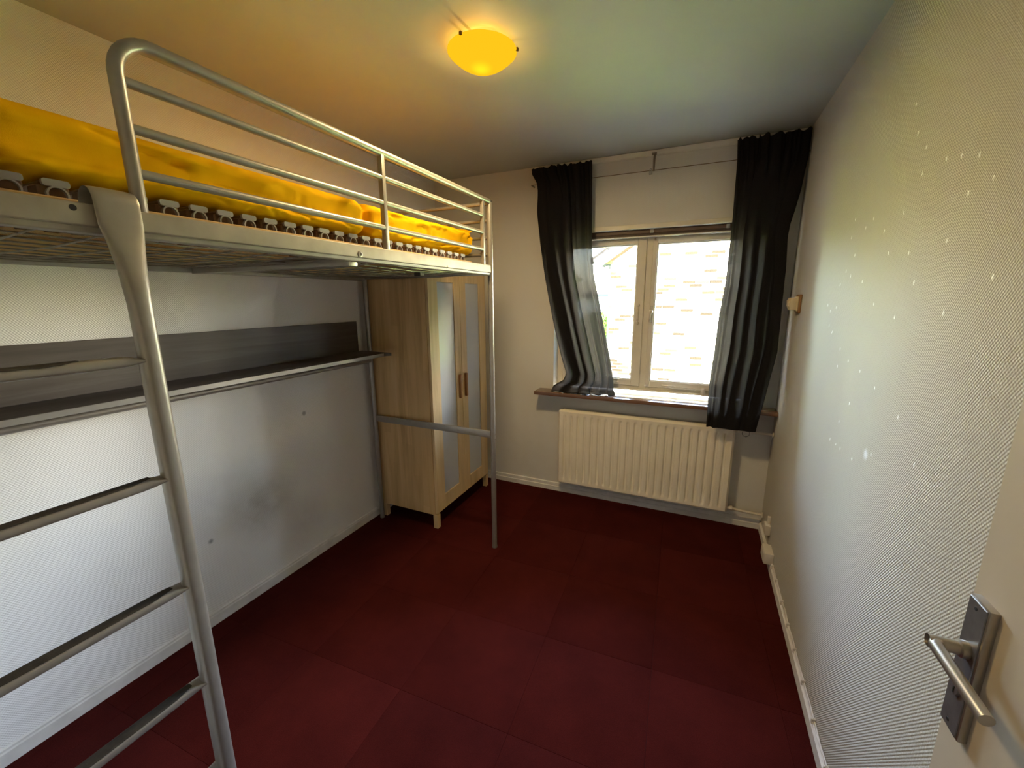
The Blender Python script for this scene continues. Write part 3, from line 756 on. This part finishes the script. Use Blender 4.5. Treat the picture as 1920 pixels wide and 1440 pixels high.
def wdoor(y0, y1, g0, g1, hy):
    z0, z1 = 0.118, WH-.004; gz0, gz1 = 0.228, 1.760
    mb = MB(); xf0, xf1 = WD-.020, WD
    mb.box(xf0, xf1, y0, g0, z0, z1, .0015); mb.box(xf0, xf1, g1, y1, z0, z1, .0015)
    mb.box(xf0+.0005, xf1-.0005, g0-.001, g1+.001, z0, gz0, .0015); mb.box(xf0+.0005, xf1-.0005, g0-.001, g1+.001, gz1, z1, .0015)
    d = obj('door', mb, 'birch_door', wr_)
    mb = MB(); mb.box(xf0+.006, xf1-.008, g0-.004, g1+.004, gz0-.004, gz1+.004); obj('frosted_panel', mb, 'frosted_panel', d, label='frosted bluish white panel')
    mb = MB(); mb.box(xf1-.0005, xf1+.020, hy-.011, hy+.011, 0.908, 1.088, .003, 2); obj('handle', mb, 'handle_wood', d, label='darker wooden bar handle')
wdoor(WY0+.004, 2.4715, 2.186, 2.392, 2.434)
wdoor(2.4745, WY1-.004, 2.556, 2.762, 2.516)

# ------------------------------------------------------------------ ceiling lamp
LC = Vector((1.300, 1.478, 0))
lamp = thing('ceiling_lamp', 'round amber glass bowl lamp glowing on the ceiling', 'lamp', (LC.x, LC.y, H))
mb = MB(); mb.lathe([(0, H-.001), (0.072, H-.001), (0.074, H-.010), (0.068, H-.018), (0, H-.018)], (LC.x, LC.y, 0), 40); obj('ceiling_plate', mb, 'lamp_base', lamp)
mb = MB(); prof = []
RB = 0.138
for k in range(13):
    t = k/12; r = RB*(1-t); prof.append((r, 2.608-0.066*(1-(r/RB)**2.1)))
prof[-1] = (0, prof[-1][1])
inn = [(r*0.985 if r > 0 else 0, h+.004) for r, h in reversed(prof)]
mb.lathe([(RB, 2.612)]+prof, (LC.x, LC.y, 0), 56)
o = obj('glass_bowl', mb, 'lamp_glass', lamp, ang=60)
# the glow texture is centred on the bulb
for k, a in enumerate((0.3, 2.55, 4.6)):
    ax, ay = LC.x+RB*math.cos(a), LC.y+RB*math.sin(a)
    mb = MB(); mb.tube([(LC.x+.06*math.cos(a), LC.y+.06*math.sin(a), H-.016), (ax*.93+LC.x*.07, ay*.93+LC.y*.07, 2.616), (LC.x+(RB+.004)*math.cos(a), LC.y+(RB+.004)*math.sin(a), 2.615), (LC.x+(RB+.004)*math.cos(a), LC.y+(RB+.004)*math.sin(a), 2.603)], 0.003, 6)
    mb.lathe([(0, -.006), (0.006, -.004), (0.006, .004), (0, .006)], (LC.x+(RB+.003)*math.cos(a), LC.y+(RB+.003)*math.sin(a), 2.609), 10); obj('clip', mb, 'brass', lamp)
def bulb(en, x, y, z, c=(1.0, 0.73, 0.36)):
    l_ = bpy.data.lights.new('bulb', 'POINT'); l_.energy = en; l_.color = c; l_.shadow_soft_size = 0.0
    o_ = bpy.data.objects.new('bulb', l_); COL.objects.link(o_); o_.location = (x, y, z-H); o_.parent = lamp
for k in range(4):
    a = PI/4+PI/2*k
    bulb(LAMP_UP/4, .035*math.cos(a), .035*math.sin(a), 2.592, (1.0, 0.50, 0.10))
l_ = bpy.data.lights.new('bowl_light', 'AREA'); l_.shape = 'DISK'; l_.size = 0.22; l_.energy = LAMP_BOWL; l_.color = (1.0, 0.73, 0.36)
o_ = bpy.data.objects.new('bowl_light', l_); COL.objects.link(o_); o_.location = (0, 0, 2.534-H); o_.parent = lamp

# ------------------------------------------------------------------ curtains on a wire
def curtain(name, label, rows_tab, nfold, seed, ytab, amp0, amp1, hem=None, zs=None, pleat=None):
    NU = 170; rows = []
    for z in zs:
        xl, xr = lerp_tab(rows_tab, z); (y0,) = lerp_tab(ytab, z)
        top = max(0, min(1, (z-2.30)/0.2)); head = max(0, min(1, (z-2.5)/0.02))
        amp = amp1+(amp0-amp1)*top
        row = []
        for i in range(NU+1):
            u = i/NU
            s_ = u+0.020*math.sin(2*PI*(u*3+seed))+0.010*math.sin(2*PI*(u*7+z*.35+seed))
            f = math.sin(2*PI*(nfold*s_+seed))+0.45*math.sin(2*PI*(nfold*2.3*s_+seed*2+z*.12))*(0.22+2.2*top)
            f2 = noise.noise((u*5+seed*9, z*1.3, seed))
            dz = 0
            if head > 0: dz = head*(0.010*noise.noise((u*26+seed*5, 3.3, 0))+0.006*math.sin(2*PI*nfold*2*s_))
            edge = min(1, min(u, 1-u)*14)
            px_ = pleat(u)*(0.35+0.65*(1-top))*math.cos(2*PI*(nfold*s_+seed))*edge
            row.append((xl+(xr-xl)*u+px_+0.004*f2*edge, y0+amp*f*0.62*(0.25+0.75*edge)+0.016*f2*(1-top), z+dz))
        rows.append(row)
    if hem: rows += hem(rows[-1])
    mb = MB(); mb.grid(rows)
    o = obj(name, mb, 'curtain_cloth', origin='base', ang=180)
    tag(o, label, 'curtain', 'dark curtains at the window')
    return o
zsL = [2.600-.012*k for k in range(0, 12)]+[2.44-.03*k for k in range(0, 49)]+[0.985, 0.965, 0.95]
tabL = [(2.600, .930, 1.392), (2.562, .934, 1.395), (2.496, .975, 1.398), (2.393, .988, 1.400), (2.258, .999, 1.403), (2.05, 1.022, 1.409), (1.885, 1.047, 1.425), (1.81, 1.060, 1.431), (1.627, 1.098, 1.475),
        (1.501, 1.127, 1.503), (1.384, 1.156, 1.530), (1.189, 1.206, 1.574), (1.056, 1.250, 1.598), (1.000, 1.225, 1.606), (0.95, 1.140, 1.610)]
ytL = [(2.61, D-.080), (2.45, D-.080), (1.4, D-.066), (0.99, D-.052), (.95, D-.058)]
def hemL(last):
    out = []
    n = len(last)-1
    for k in range(1, 7):
        t = k/6; r = []
        for i, (x, y, z) in enumerate(last):
            u = i/n
            fx = x+t*(0.020*u-0.020*(1-u))+0.006*t*math.sin(u*46)
            fy = y-t*(0.030+0.030*math.sin(PI*min(1, u*1.25))+0.012*math.sin(u*34+1))+0.05*t*max(0, u-.72)
            fz = z+(0.9075+0.004*abs(math.sin(u*40))-z)*min(1, t*1.5)
            r.append((fx, fy, fz))
        out.append(r)
    return out
curtain('curtain', 'left dark grey curtain gathered with its hem on the sill', tabL, 4.6, 0.31, ytL, 0.016, 0.030, hemL, zsL, lambda u: 0.055*max(0, min(1, (0.62-u)/0.2)))
zsR = [2.606-.012*k for k in range(0, 12)]+[2.44-.03*k for k in range(0, 56)]+[0.775]
tabR = [(2.605, 2.302, 2.686), (2.485, 2.310, 2.684), (2.436, 2.311, 2.681), (2.274, 2.313, 2.663), (2.13, 2.315, 2.638), (2.09, 2.314, 2.628), (2.006, 2.314, 2.622), (1.828, 2.312, 2.633), (1.735, 2.310, 2.634), (1.518, 2.289, 2.638), (1.305, 2.283, 2.640),
        (1.071, 2.268, 2.607), (0.813, 2.273, 2.572), (0.76, 2.274, 2.566)]
ytR = [(2.61, D-.080), (2.45, D-.080), (1.6, D-.115), (0.95, D-.178), (0.76, D-.178)]
curtain('curtain', 'right dark grey curtain hanging in front of sill and radiator', tabR, 5.4, 0.77, ytR, 0.016, 0.024, None, zsR, lambda u: 0.034*max(0, min(1, (u-0.16)/0.12)))

cw = thing('curtain_wire', 'thin taut curtain wire with centre bracket above the window', 'curtain wire', (1.80, D-.06, 2.49))
mb = MB(); mb.tube([(0.925, D-.060, 2.492), (W-.002, D-.060, 2.492)], 0.0022, 8); obj('wire', mb, 'brass', cw)
mb = MB(); mb.prism([(D-.017, 2.606), (D-.017, 2.592), (D-.034, 2.582), (D-.050, 2.550), (D-.054, 2.488), (D-.066, 2.488), (D-.066, 2.555), (D-.048, 2.594), (D-.030, 2.606)], 'yz', 1.806, 1.818, bev=.001); obj('bracket', mb, 'steel_dull', cw)
mb = MB(); mb.box(1.790, 1.822, D-.020, D-.0165, 2.598, 2.616, .001); obj('fixing_plate', mb, 'steel_dull', cw)
mb = MB(); mb.box(1.783, 1.8035, D-.070, D-.052, 2.468, 2.489, .003, 2); mb.tube([(1.786, D-.061, 2.487), (1.788, D-.061, 2.500), (1.793, D-.061, 2.504), (1.798, D-.061, 2.500), (1.800, D-.061, 2.487)], .0025, 6); obj('wire_clamp', mb, 'clear_plastic', cw)
mb = MB(); mb.lathe([(0, 0), (.006, 0), (.006, -.055), (0.0025, -.058)], (0.925, D-.001, 2.492), 10, 'y'); obj('end_hook', mb, 'steel_dull', cw)

# ------------------------------------------------------------------ radiator and pipes
rd = thing('radiator', 'cream ribbed panel radiator on the wall below the window', 'radiator', (1.82, D-.06, 0.115))
rx0, rx1, rz0, rz1 = 1.180, 2.464, 0.116, 0.758
ry = D-.092
mb = MB()
NR = 22; pitch = (rx1-rx0-.055)/NR
prof = []
xs = [rx0+.0005*0]
# front sheet: heightfield with 22 pressed channels
cols = []
for k in range(NR):
    c_ = rx0+.0275+pitch*(k+.5)
    for t, dpt in ((-.5, 0), (-.26, 0.0), (-.19, .0022), (-.13, .0105), (-.08, .0130), (.08, .0130), (.13, .0105), (.19, .0022), (.26, 0.0)): cols.append((c_+pitch*t, dpt))
cols = [(rx0+.014, 0.0)]+cols+[(rx1-.014, 0.0)]
zr = [rz0+.014, rz0+.036, rz0+.044, rz0+.056, rz0+.075, rz1-.075, rz1-.056, rz1-.044, rz1-.036, rz1-.014]
zf = [0, 0, .35, .85, 1, 1, .85, .35, 0, 0]
rows = [[(x, ry-.0045+d_*f_, z) for x, d_ in cols] for z, f_ in zip(zr, zf)]
mb.grid(rows)
obj('front_panel', mb, 'radiator_paint', rd, ang=60)
mb = MB()
P = []
for cx, cz, a0 in ((rx1-.022, rz1-.022, 0), (rx0+.022, rz1-.022, PI/2), (rx0+.022, rz0+.022, PI), (rx1-.022, rz0+.022, 3*PI/2)):
    for q in range(6): P.append((cx+.022*math.cos(a0+q*PI/10), cz+.022*math.sin(a0+q*PI/10)))
mb.prism(P, 'xz', ry+.013, ry+.024, bev=.003)
Pi = [(rx0+.014+(x-rx0)*(rx1-rx0-.028)/(rx1-rx0), rz0+.014+(z-rz0)*(rz1-rz0-.028)/(rz1-rz0)) for x, z in P]
obj('body', mb, 'radiator_paint', rd, ang=40)
mb = MB()   # rolled flange joining panel and body
bm = mb.bm
A = [bm.verts.new((x, ry-.0045, z)) for x, z in Pi]; B = [bm.verts.new((x, ry+.0145, z)) for x, z in P]
for i in range(len(P)): bm.faces.new((A[i], A[(i+1) % len(P)], B[(i+1) % len(P)], B[i]))
obj('flange', mb, 'radiator_paint', rd, ang=60)
mb = MB(); mb.box(rx0+.03, rx1-.03, ry+.024, D-.030, rz0+.03, rz1-.006); obj('convector', mb, 'radiator_paint', rd)
for x in (1.42, 2.22):
    mb = MB(); mb.box(x-.015, x+.015, D-.031, D-.0005, 0.25, 0.62); obj('wall_bracket', mb, 'radiator_paint', rd)
mb = MB(); mb.tube([(rx1-.005, D-.06, 0.148), (rx1+.03, D-.06, 0.148)], .013, 12); mb.lathe([(.010, 0), (.017, .002), (.017, .022), (.010, .024)], (rx1+.012, D-.06, 0.148), 6, 'x'); obj('lower_valve', mb, 'pipe_paint', rd)
mb = MB(); mb.tube([(rx1-.008, D-.07, 0.738), (rx1+.045, D-.07, 0.738)], .010, 12); mb.lathe([(.009, 0), (.015, .002), (.015, .018), (.009, .020)], (rx1+.010, D-.07, 0.738), 6, 'x'); obj('upper_valve', mb, 'pipe_paint', rd)
mb = MB(); mb.tube([(rx1+.03, D-.06, 0.148), (rx1+.09, D-.06, 0.140), (W-.012, D-.055, 0.134)], .0095, 12); mb.lathe([(.010, 0), (.020, .002), (.020, .008), (.010, .010)], (W-.011, D-.055, 0.134), 14, 'x')
tag(obj('heating_pipe', mb, 'pipe_paint', origin='base'), 'lower cream heating pipe from radiator to right wall', 'pipe')
mb = MB(); mb.tube([(rx1+.045, D-.07, 0.738), (W-.012, D-.07, 0.735)], .0085, 12); mb.lathe([(.009, 0), (.016, .002), (.016, .008), (.009, .010)], (W-.011, D-.07, 0.735), 14, 'x')
tag(obj('heating_pipe', mb, 'pipe_paint', origin='base'), 'upper cream heating pipe beside the right curtain hem', 'pipe')
# bead chain loop below the right curtain
mb = MB()
cxb, czb = 2.525, 0.735
for k in range(16):
    a = 2*PI*k/16
    mb.lathe([(0, -.0028), (.0024, -.0014), (.0024, .0014), (0, .0028)], (cxb+.022*math.cos(a), D-.105, czb+.024*math.sin(a)), 6)
mb.tube([(cxb+.022*math.cos(2*PI*k/24), D-.105, czb+.024*math.sin(2*PI*k/24)) for k in range(24)], .0008, 5, closed=True)
mb.tube([(cxb, D-.105, czb+.024), (cxb+.01, D-.09, czb+.025), (cxb+.006, D-.07, 0.746)], .0009, 5)
tag(obj('bead_chain', mb, 'bead_dark', origin='base'), 'small loop of dark bead chain hanging below the right curtain', 'chain')

# ------------------------------------------------------------------ things on the right wall
sw = thing('light_switch', 'cream switch box on a brown wooden block beside the right curtain', 'switch', (W, 2.705, 1.558))
mb = MB(); mb.box(W-.013, W-.0005, 2.655, 2.757, 1.558, 1.661, .003); obj('mounting_block', mb, 'block_wood', sw, label='brown wooden block')
mb = MB(); mb.box(W-.021, W-.013, 2.665, 2.749, 1.567, 1.650, .002); obj('back_plate', mb, 'switch_cream', sw)
mb = MB(); mb.prism([(W-.021, 1.574), (W-.050, 1.574), (W-.058, 1.600), (W-.056, 1.634), (W-.052, 1.642), (W-.021, 1.644)], 'xz', 2.670, 2.744, bev=.003); obj('housing', mb, 'switch_cream', sw, ang=20)
mb = MB(); mb.box(W-.061, W-.054, 2.680, 2.734, 1.592, 1.632, .002, rot=Matrix.Rotation(-0.06, 3, 'Y'), piv=(W-.056, 2.7, 1.61)); obj('rocker', mb, 'switch_cream', sw)
sk = thing('wall_socket', 'small white surface socket low on the right wall near the corner', 'socket', (W, 2.70, 0.16))
mb = MB(); mb.box(W-.032, W-.0005, 2.655, 2.725, 0.150, 0.215, .005, 2); obj('housing', mb, 'socket_white', sk)
mb = MB(); mb.box(W-.018, W-.0005, 2.690, 2.712, 0.215, 0.262, .003); obj('cable_duct', mb, 'socket_white', sk)
mb = MB(); mb.tube([(W-.020, 2.722, 0.205), (W-.034, 2.745, 0.195), (W-.030, 2.745, 0.17), (W-.016, 2.722, 0.16)], .003, 8); obj('cord', mb, 'cable_white', sk)
jb = thing('junction_box', 'cream cable box on the right baseboard at the end of cables', 'junction box', (W, 2.53, 0.058))
mb = MB(); mb.box(W-.050, W-.0005, 2.470, 2.590, 0.0585, 0.128, .004, 2); obj('housing', mb, 'socket_white', jb)
mb = MB(); mb.box(W-.053, W-.049, 2.478, 2.582, 0.064, 0.122, .002); obj('lid', mb, 'socket_white', jb)
mb = MB(); mb.box(W-.030, W-.0005, 2.590, 2.680, 0.0585, 0.082, .003); obj('trunking', mb, 'socket_white', jb)
cb_ = thing('cable_run', 'white cables clipped along the top of the right baseboard', 'cable', (W, 1.6, 0.058))
clips = [2.44, 2.300, 2.120, 1.950, 1.790, 1.615, 1.440, 1.262, 1.085, 0.91]
for c_ in range(3):
    mb = MB(); pts = []
    yy = 2.472
    while yy > 0.72:
        near = min(abs(yy-c) for c in clips)
        s_ = min(1, near/.085)
        pts.append((W-.0045-.0045*(c_ == 1)-.0015*s_*math.sin(yy*31+c_*2), yy, 0.0620+.0055*c_*.9+.004*s_*math.sin(yy*23+c_*2.1)+.002*s_))
        yy -= .016
    mb.tube(pts, .0027, 7); obj('cable', mb, 'cable_white', cb_)
k0 = None
for y in clips:
    if k0 is None:
        mb = MB(); mb.box(W-.0155, W-.0005, y-.005, y+.005, 0.0575, 0.0815, .002); mb.lathe([(0, .003), (.003, .002), (.003, 0)], (W-.008, y, .0812), 8); k0 = obj('cable_clip', mb, 'cable_white', cb_); ky = y
    else: place(k0, cb_, (0, y-ky, 0))

# ------------------------------------------------------------------ outside the window
GZ = -2.2
mb = MB(); mb.box(-40, 40, D+T+.01, 60, GZ-.2, GZ); struct('ground', mb, 'lawn', smooth=False)
HX0, HY = 0.556, 8.0
slope = 0.684
def roof_z(x): return 2.30+(x-HX0)*slope
RX = 2.15                     # ridge
nh = thing('neighbour_house', 'pale brick gabled house with white bargeboard seen through window', 'house', (2.15, 12.0, GZ))
mb = MB(); mb.prism([(HX0, GZ), (2*RX-HX0, GZ), (2*RX-HX0, 2.30), (RX, roof_z(RX)), (HX0, 2.30)], 'xz', HY+.012, HY+9.0)
obj('masonry', mb, 'mortar', nh, smooth=False)
# brick courses: the window's view as single bricks, the rest joined
bw, bh, jw = 0.205, 0.0505, 0.0115
singles = []; rest = []
row = 0; z = GZ
arc_c, arc_r = (1.86, -0.86), 1.0
while z < roof_z(RX):
    off = (0 if row % 2 == 0 else .5*(bw+jw))
    x = HX0-off if off == 0 else HX0
    first = off > 0
    while True:
        x1_ = x+(bw if not (first and x == HX0) else bw*.5-jw*.25)
        x1_ = min(x1_, 2*RX-HX0)
        zt_ = z+bh
        lim = roof_z(x) if x1_ < RX else roof_z(2*RX-x1_)
        inwin = (1.20 < (x+x1_)/2 < 2.52) and zt_ < -0.05 and zt_ > -1.6
        if x1_-x > .03 and zt_ < lim-.10 and not inwin:
            cxm = (x+x1_)/2; full = abs(x1_-x-bw) < .002
            if full and 0.75 < cxm < 2.72 and -0.02 < z < 2.45: singles.append((abs(z-1.35)+.2*abs(cxm-1.9), x, z))
            else: rest.append((x, x1_, z))
        x = x1_+jw; first = False
        if x > 2*RX-HX0-.03: break
    row += 1; z += bh+jw
singles.sort()
for s_ in singles[300:]: rest.append((s_[1], s_[1]+bw, s_[2]))
b0 = None
for _, x, z in singles[:300]:
    dy = random.uniform(-.002, .003)
    if b0 is None:
        mb = MB(); mb.box(x, x+bw, HY, HY+.05, z, z+bh, .002); b0 = obj('brick', mb, 'pale_brick', nh, smooth=False); bx0, bzz = x, z
    else: place(b0, nh, (x-bx0, dy, z-bzz))
vv, ff = [], []
for x, x1_, z in rest:
    k = len(vv); y0 = HY+random.uniform(-.002, .003)-WLOC[nh.name].y
    a, c_, zz = x-2.15, x1_-2.15, z-GZ
    for yy in (y0, y0+.05): vv += [(a, yy, zz), (c_, yy, zz), (c_, yy, zz+bh), (a, yy, zz+bh)]
    ff += [(k, k+1, k+2, k+3), (k, k+4, k+5, k+1), (k+1, k+5, k+6, k+2), (k+2, k+6, k+7, k+3), (k+3, k+7, k+4, k)]
me = bpy.data.meshes.new('brickwork'); me.from_pydata(vv, [], ff); me.materials.append(MATS['pale_brick'])
bw_ = bpy.data.objects.new('brickwork', me); COL.objects.link(bw_); bw_.parent = nh; bw_['kind'] = 'stuff'
# bargeboards, soffit and roof
ang = math.atan(slope); L = (RX-0.30)/math.cos(ang)
def along(x, z_off=0.0): return (x, roof_z(x)+z_off)
for sgn in (1, -1):
    fx = (lambda x: x) if sgn == 1 else (lambda x: 2*RX-x)
    mb = MB(); mb.prism([(fx(x), z) for x, z in ((0.30, roof_z(0.30)+.02), (RX, roof_z(RX)+.02), (RX, roof_z(RX)+.22), (0.30, roof_z(0.30)+.20))], 'xz', HY-.24, HY-.21); obj('bargeboard', mb, 'bargeboard_white', nh, smooth=False)
    mb = MB(); mb.prism([(fx(x), z) for x, z in ((0.50, roof_z(0.50)+.005), (RX, roof_z(RX)+.005), (RX, roof_z(RX)+.03), (0.50, roof_z(0.50)+.03))], 'xz', HY-.21, HY+.02); obj('soffit', mb, 'soffit_brown', nh, smooth=False)
    mb = MB(); mb.prism([(fx(x), z) for x, z in ((0.24, roof_z(0.24)+.20), (RX, roof_z(RX)+.21), (RX, roof_z(RX)+.27), (0.24, roof_z(0.24)+.26))], 'xz', HY-.26, HY+9.2); obj('roof', mb, 'roof_tile', nh, smooth=False)
t0_ = None
for k in range(7):
    xa = 0.22+k*.30*math.cos(ang)
    if t0_ is None:
        mb = MB(); mb.prism([(xa, roof_z(xa)+.265), (xa+.30*math.cos(ang), roof_z(xa)+.30*math.sin(ang)+.255), (xa+.30*math.cos(ang), roof_z(xa)+.30*math.sin(ang)+.285), (xa, roof_z(xa)+.300)], 'xz', HY-.28, HY+.05, bev=.006); t0_ = obj('verge_tile', mb, 'roof_tile', nh, smooth=False)
    else: place(t0_, nh, (k*.30*math.cos(ang), 0, k*.30*math.sin(ang)))
# gutter (half round, seen end on) with bracket and downpipe
mb = MB(); P = []
gx, gz, gr = 0.415, 2.335, 0.068
for k in range(13):
    a = PI+PI*k/12; P.append((gx+gr*math.cos(a), gz+gr*math.sin(a)))
for k in range(12, -1, -1):
    a = PI+PI*k/12; P.append((gx+(gr-.014)*math.cos(a), gz+(gr-.014)*math.sin(a)))
mb.prism(P, 'xz', HY-.22, HY+9.1); obj('gutter', mb, 'gutter_grey', nh, ang=40)
mb = MB(); mb.prism([(0.46, 2.275), (0.585, 2.265), (0.600, 2.330), (0.47, 2.320)], 'xz', HY-.20, HY+.0); obj('eaves_box', mb, 'gutter_green', nh, smooth=False)
mb = MB(); mb.prism([(0.47, 2.262), (0.36, 2.255), (0.34, 2.30), (0.355, 2.30), (0.37, 2.270), (0.47, 2.276)], 'xz', HY-.23, HY-.20); obj('gutter_bracket', mb, 'gutter_grey', nh, smooth=False)
mb = MB(); mb.tube([(0.43, HY+.3, 2.27), (0.44, HY+.3, 2.20), (0.50, HY+.3, 2.10), (0.51, HY+.3, 2.0), (0.51, HY+.3, GZ)], .035, 10); obj('downpipe', mb, 'far_render', nh)
# arched window head low on the gable
P = [(1.22, -1.55), (2.50, -1.55), (2.50, -0.10)]
for k in range(9):
    t = k/8; x = 2.50-1.28*t; P.append((x, -0.10+0.22*math.sin(PI*t)))
aw = MB(); aw.prism(P, 'xz', HY-.01, HY+.03); awo = obj('arched_window', aw, 'lintel_brown', nh, smooth=False)
for xa, xb in ((1.29, 1.82), (1.90, 2.43)):
    mb = MB(); mb.box(xa, xb, HY-.016, HY-.008, -1.45, -0.16); obj('pane', mb, 'far_glass', awo, smooth=False)

# white house farther off, left
wh = thing('white_house', 'distant white house with flat grey roof edge beyond hedge', 'house', (-4.0, 26, GZ))
mb = MB(); mb.box(-9.0, 1.3, 24, 32, GZ, 1.70); obj('wall', mb, 'far_render', wh, smooth=False)
mb = MB(); mb.box(-9.2, 1.45, 23.8, 32.2, 1.70, 1.86); obj('roof_edge', mb, 'gutter_grey', wh, smooth=False)
mb = MB(); mb.box(0.15, 0.55, 23.97, 24.01, 0.4, 1.3); obj('window', mb, 'far_glass', wh, smooth=False)
# garden greenery
def bush(name, label, cat, c, r, n, leaf, seed, group=None, trunk=True):
    rnd = random.Random(seed); t = thing(name, label, cat, (c[0], c[1], GZ), group)
    vv, ff = [], []
    off = WLOC[t.name]
    for i in range(n):
        while True:
            p_ = Vector((rnd.uniform(-1, 1), rnd.uniform(-1, 1), rnd.uniform(-1, 1)))
            if 0.25 < p_.length < 1: break
        p_ *= (0.75+0.25*noise.noise(p_*2.3+Vector((seed, 0, 0))))
        p_ = Vector((c[0]+p_.x*r[0], c[1]+p_.y*r[1], c[2]+p_.z*r[2]))-off
        a = Vector((rnd.gauss(0, 1), rnd.gauss(0, 1), rnd.gauss(0, 1))).normalized(); b2 = a.orthogonal().normalized()
        s_ = leaf*rnd.uniform(.6, 1.3); k = len(vv)
        vv += [p_-a*s_, p_+b2*s_*.5, p_+a*s_, p_-b2*s_*.5]; ff.append((k, k+1, k+2, k+3))
    me = bpy.data.meshes.new('foliage'); me.from_pydata([tuple(v_) for v_ in vv], [], ff); me.materials.append(MATS['leaf_green'])
    o = bpy.data.objects.new('foliage', me); COL.objects.link(o); o.parent = t; o['kind'] = 'stuff'
    mb = MB(); mb.tube([(c[0], c[1], GZ), (c[0]+.05, c[1], c[2]-r[2]*.2), (c[0], c[1], c[2]+r[2]*.4)], .07, 8, radii=[.10, .07, .03]); obj('trunk', mb, 'bark', t)
bush('garden_tree', 'bright green bushy tree between white house and brick gable', 'tree', (-0.50, 11.5, 0.15), (0.85, 0.9, 1.45), 9000, 0.055, 3)
bush('garden_tree', 'unseen leafy tree added at far left to dim the right wall', 'tree', (-1.95, 7.2, 0.95), (1.45, 1.2, 2.1), 14000, 0.13, 5)  # added out of view, dims and greens the right wall
bush('garden_tree', 'unseen broad yellow-green tree added farthest left to tint the right wall', 'tree', (-4.9, 6.0, 0.9), (1.9, 1.5, 2.2), 14000, 0.14, 11)  # added out of view for its green light on the right wall
bush('garden_tree', 'unseen tall dense tree added behind the left curtain to block sky light', 'tree', (-1.25, 9.3, 1.1), (1.0, 0.9, 2.3), 9000, 0.11, 17)  # added to cover bright sky that the right wall faces
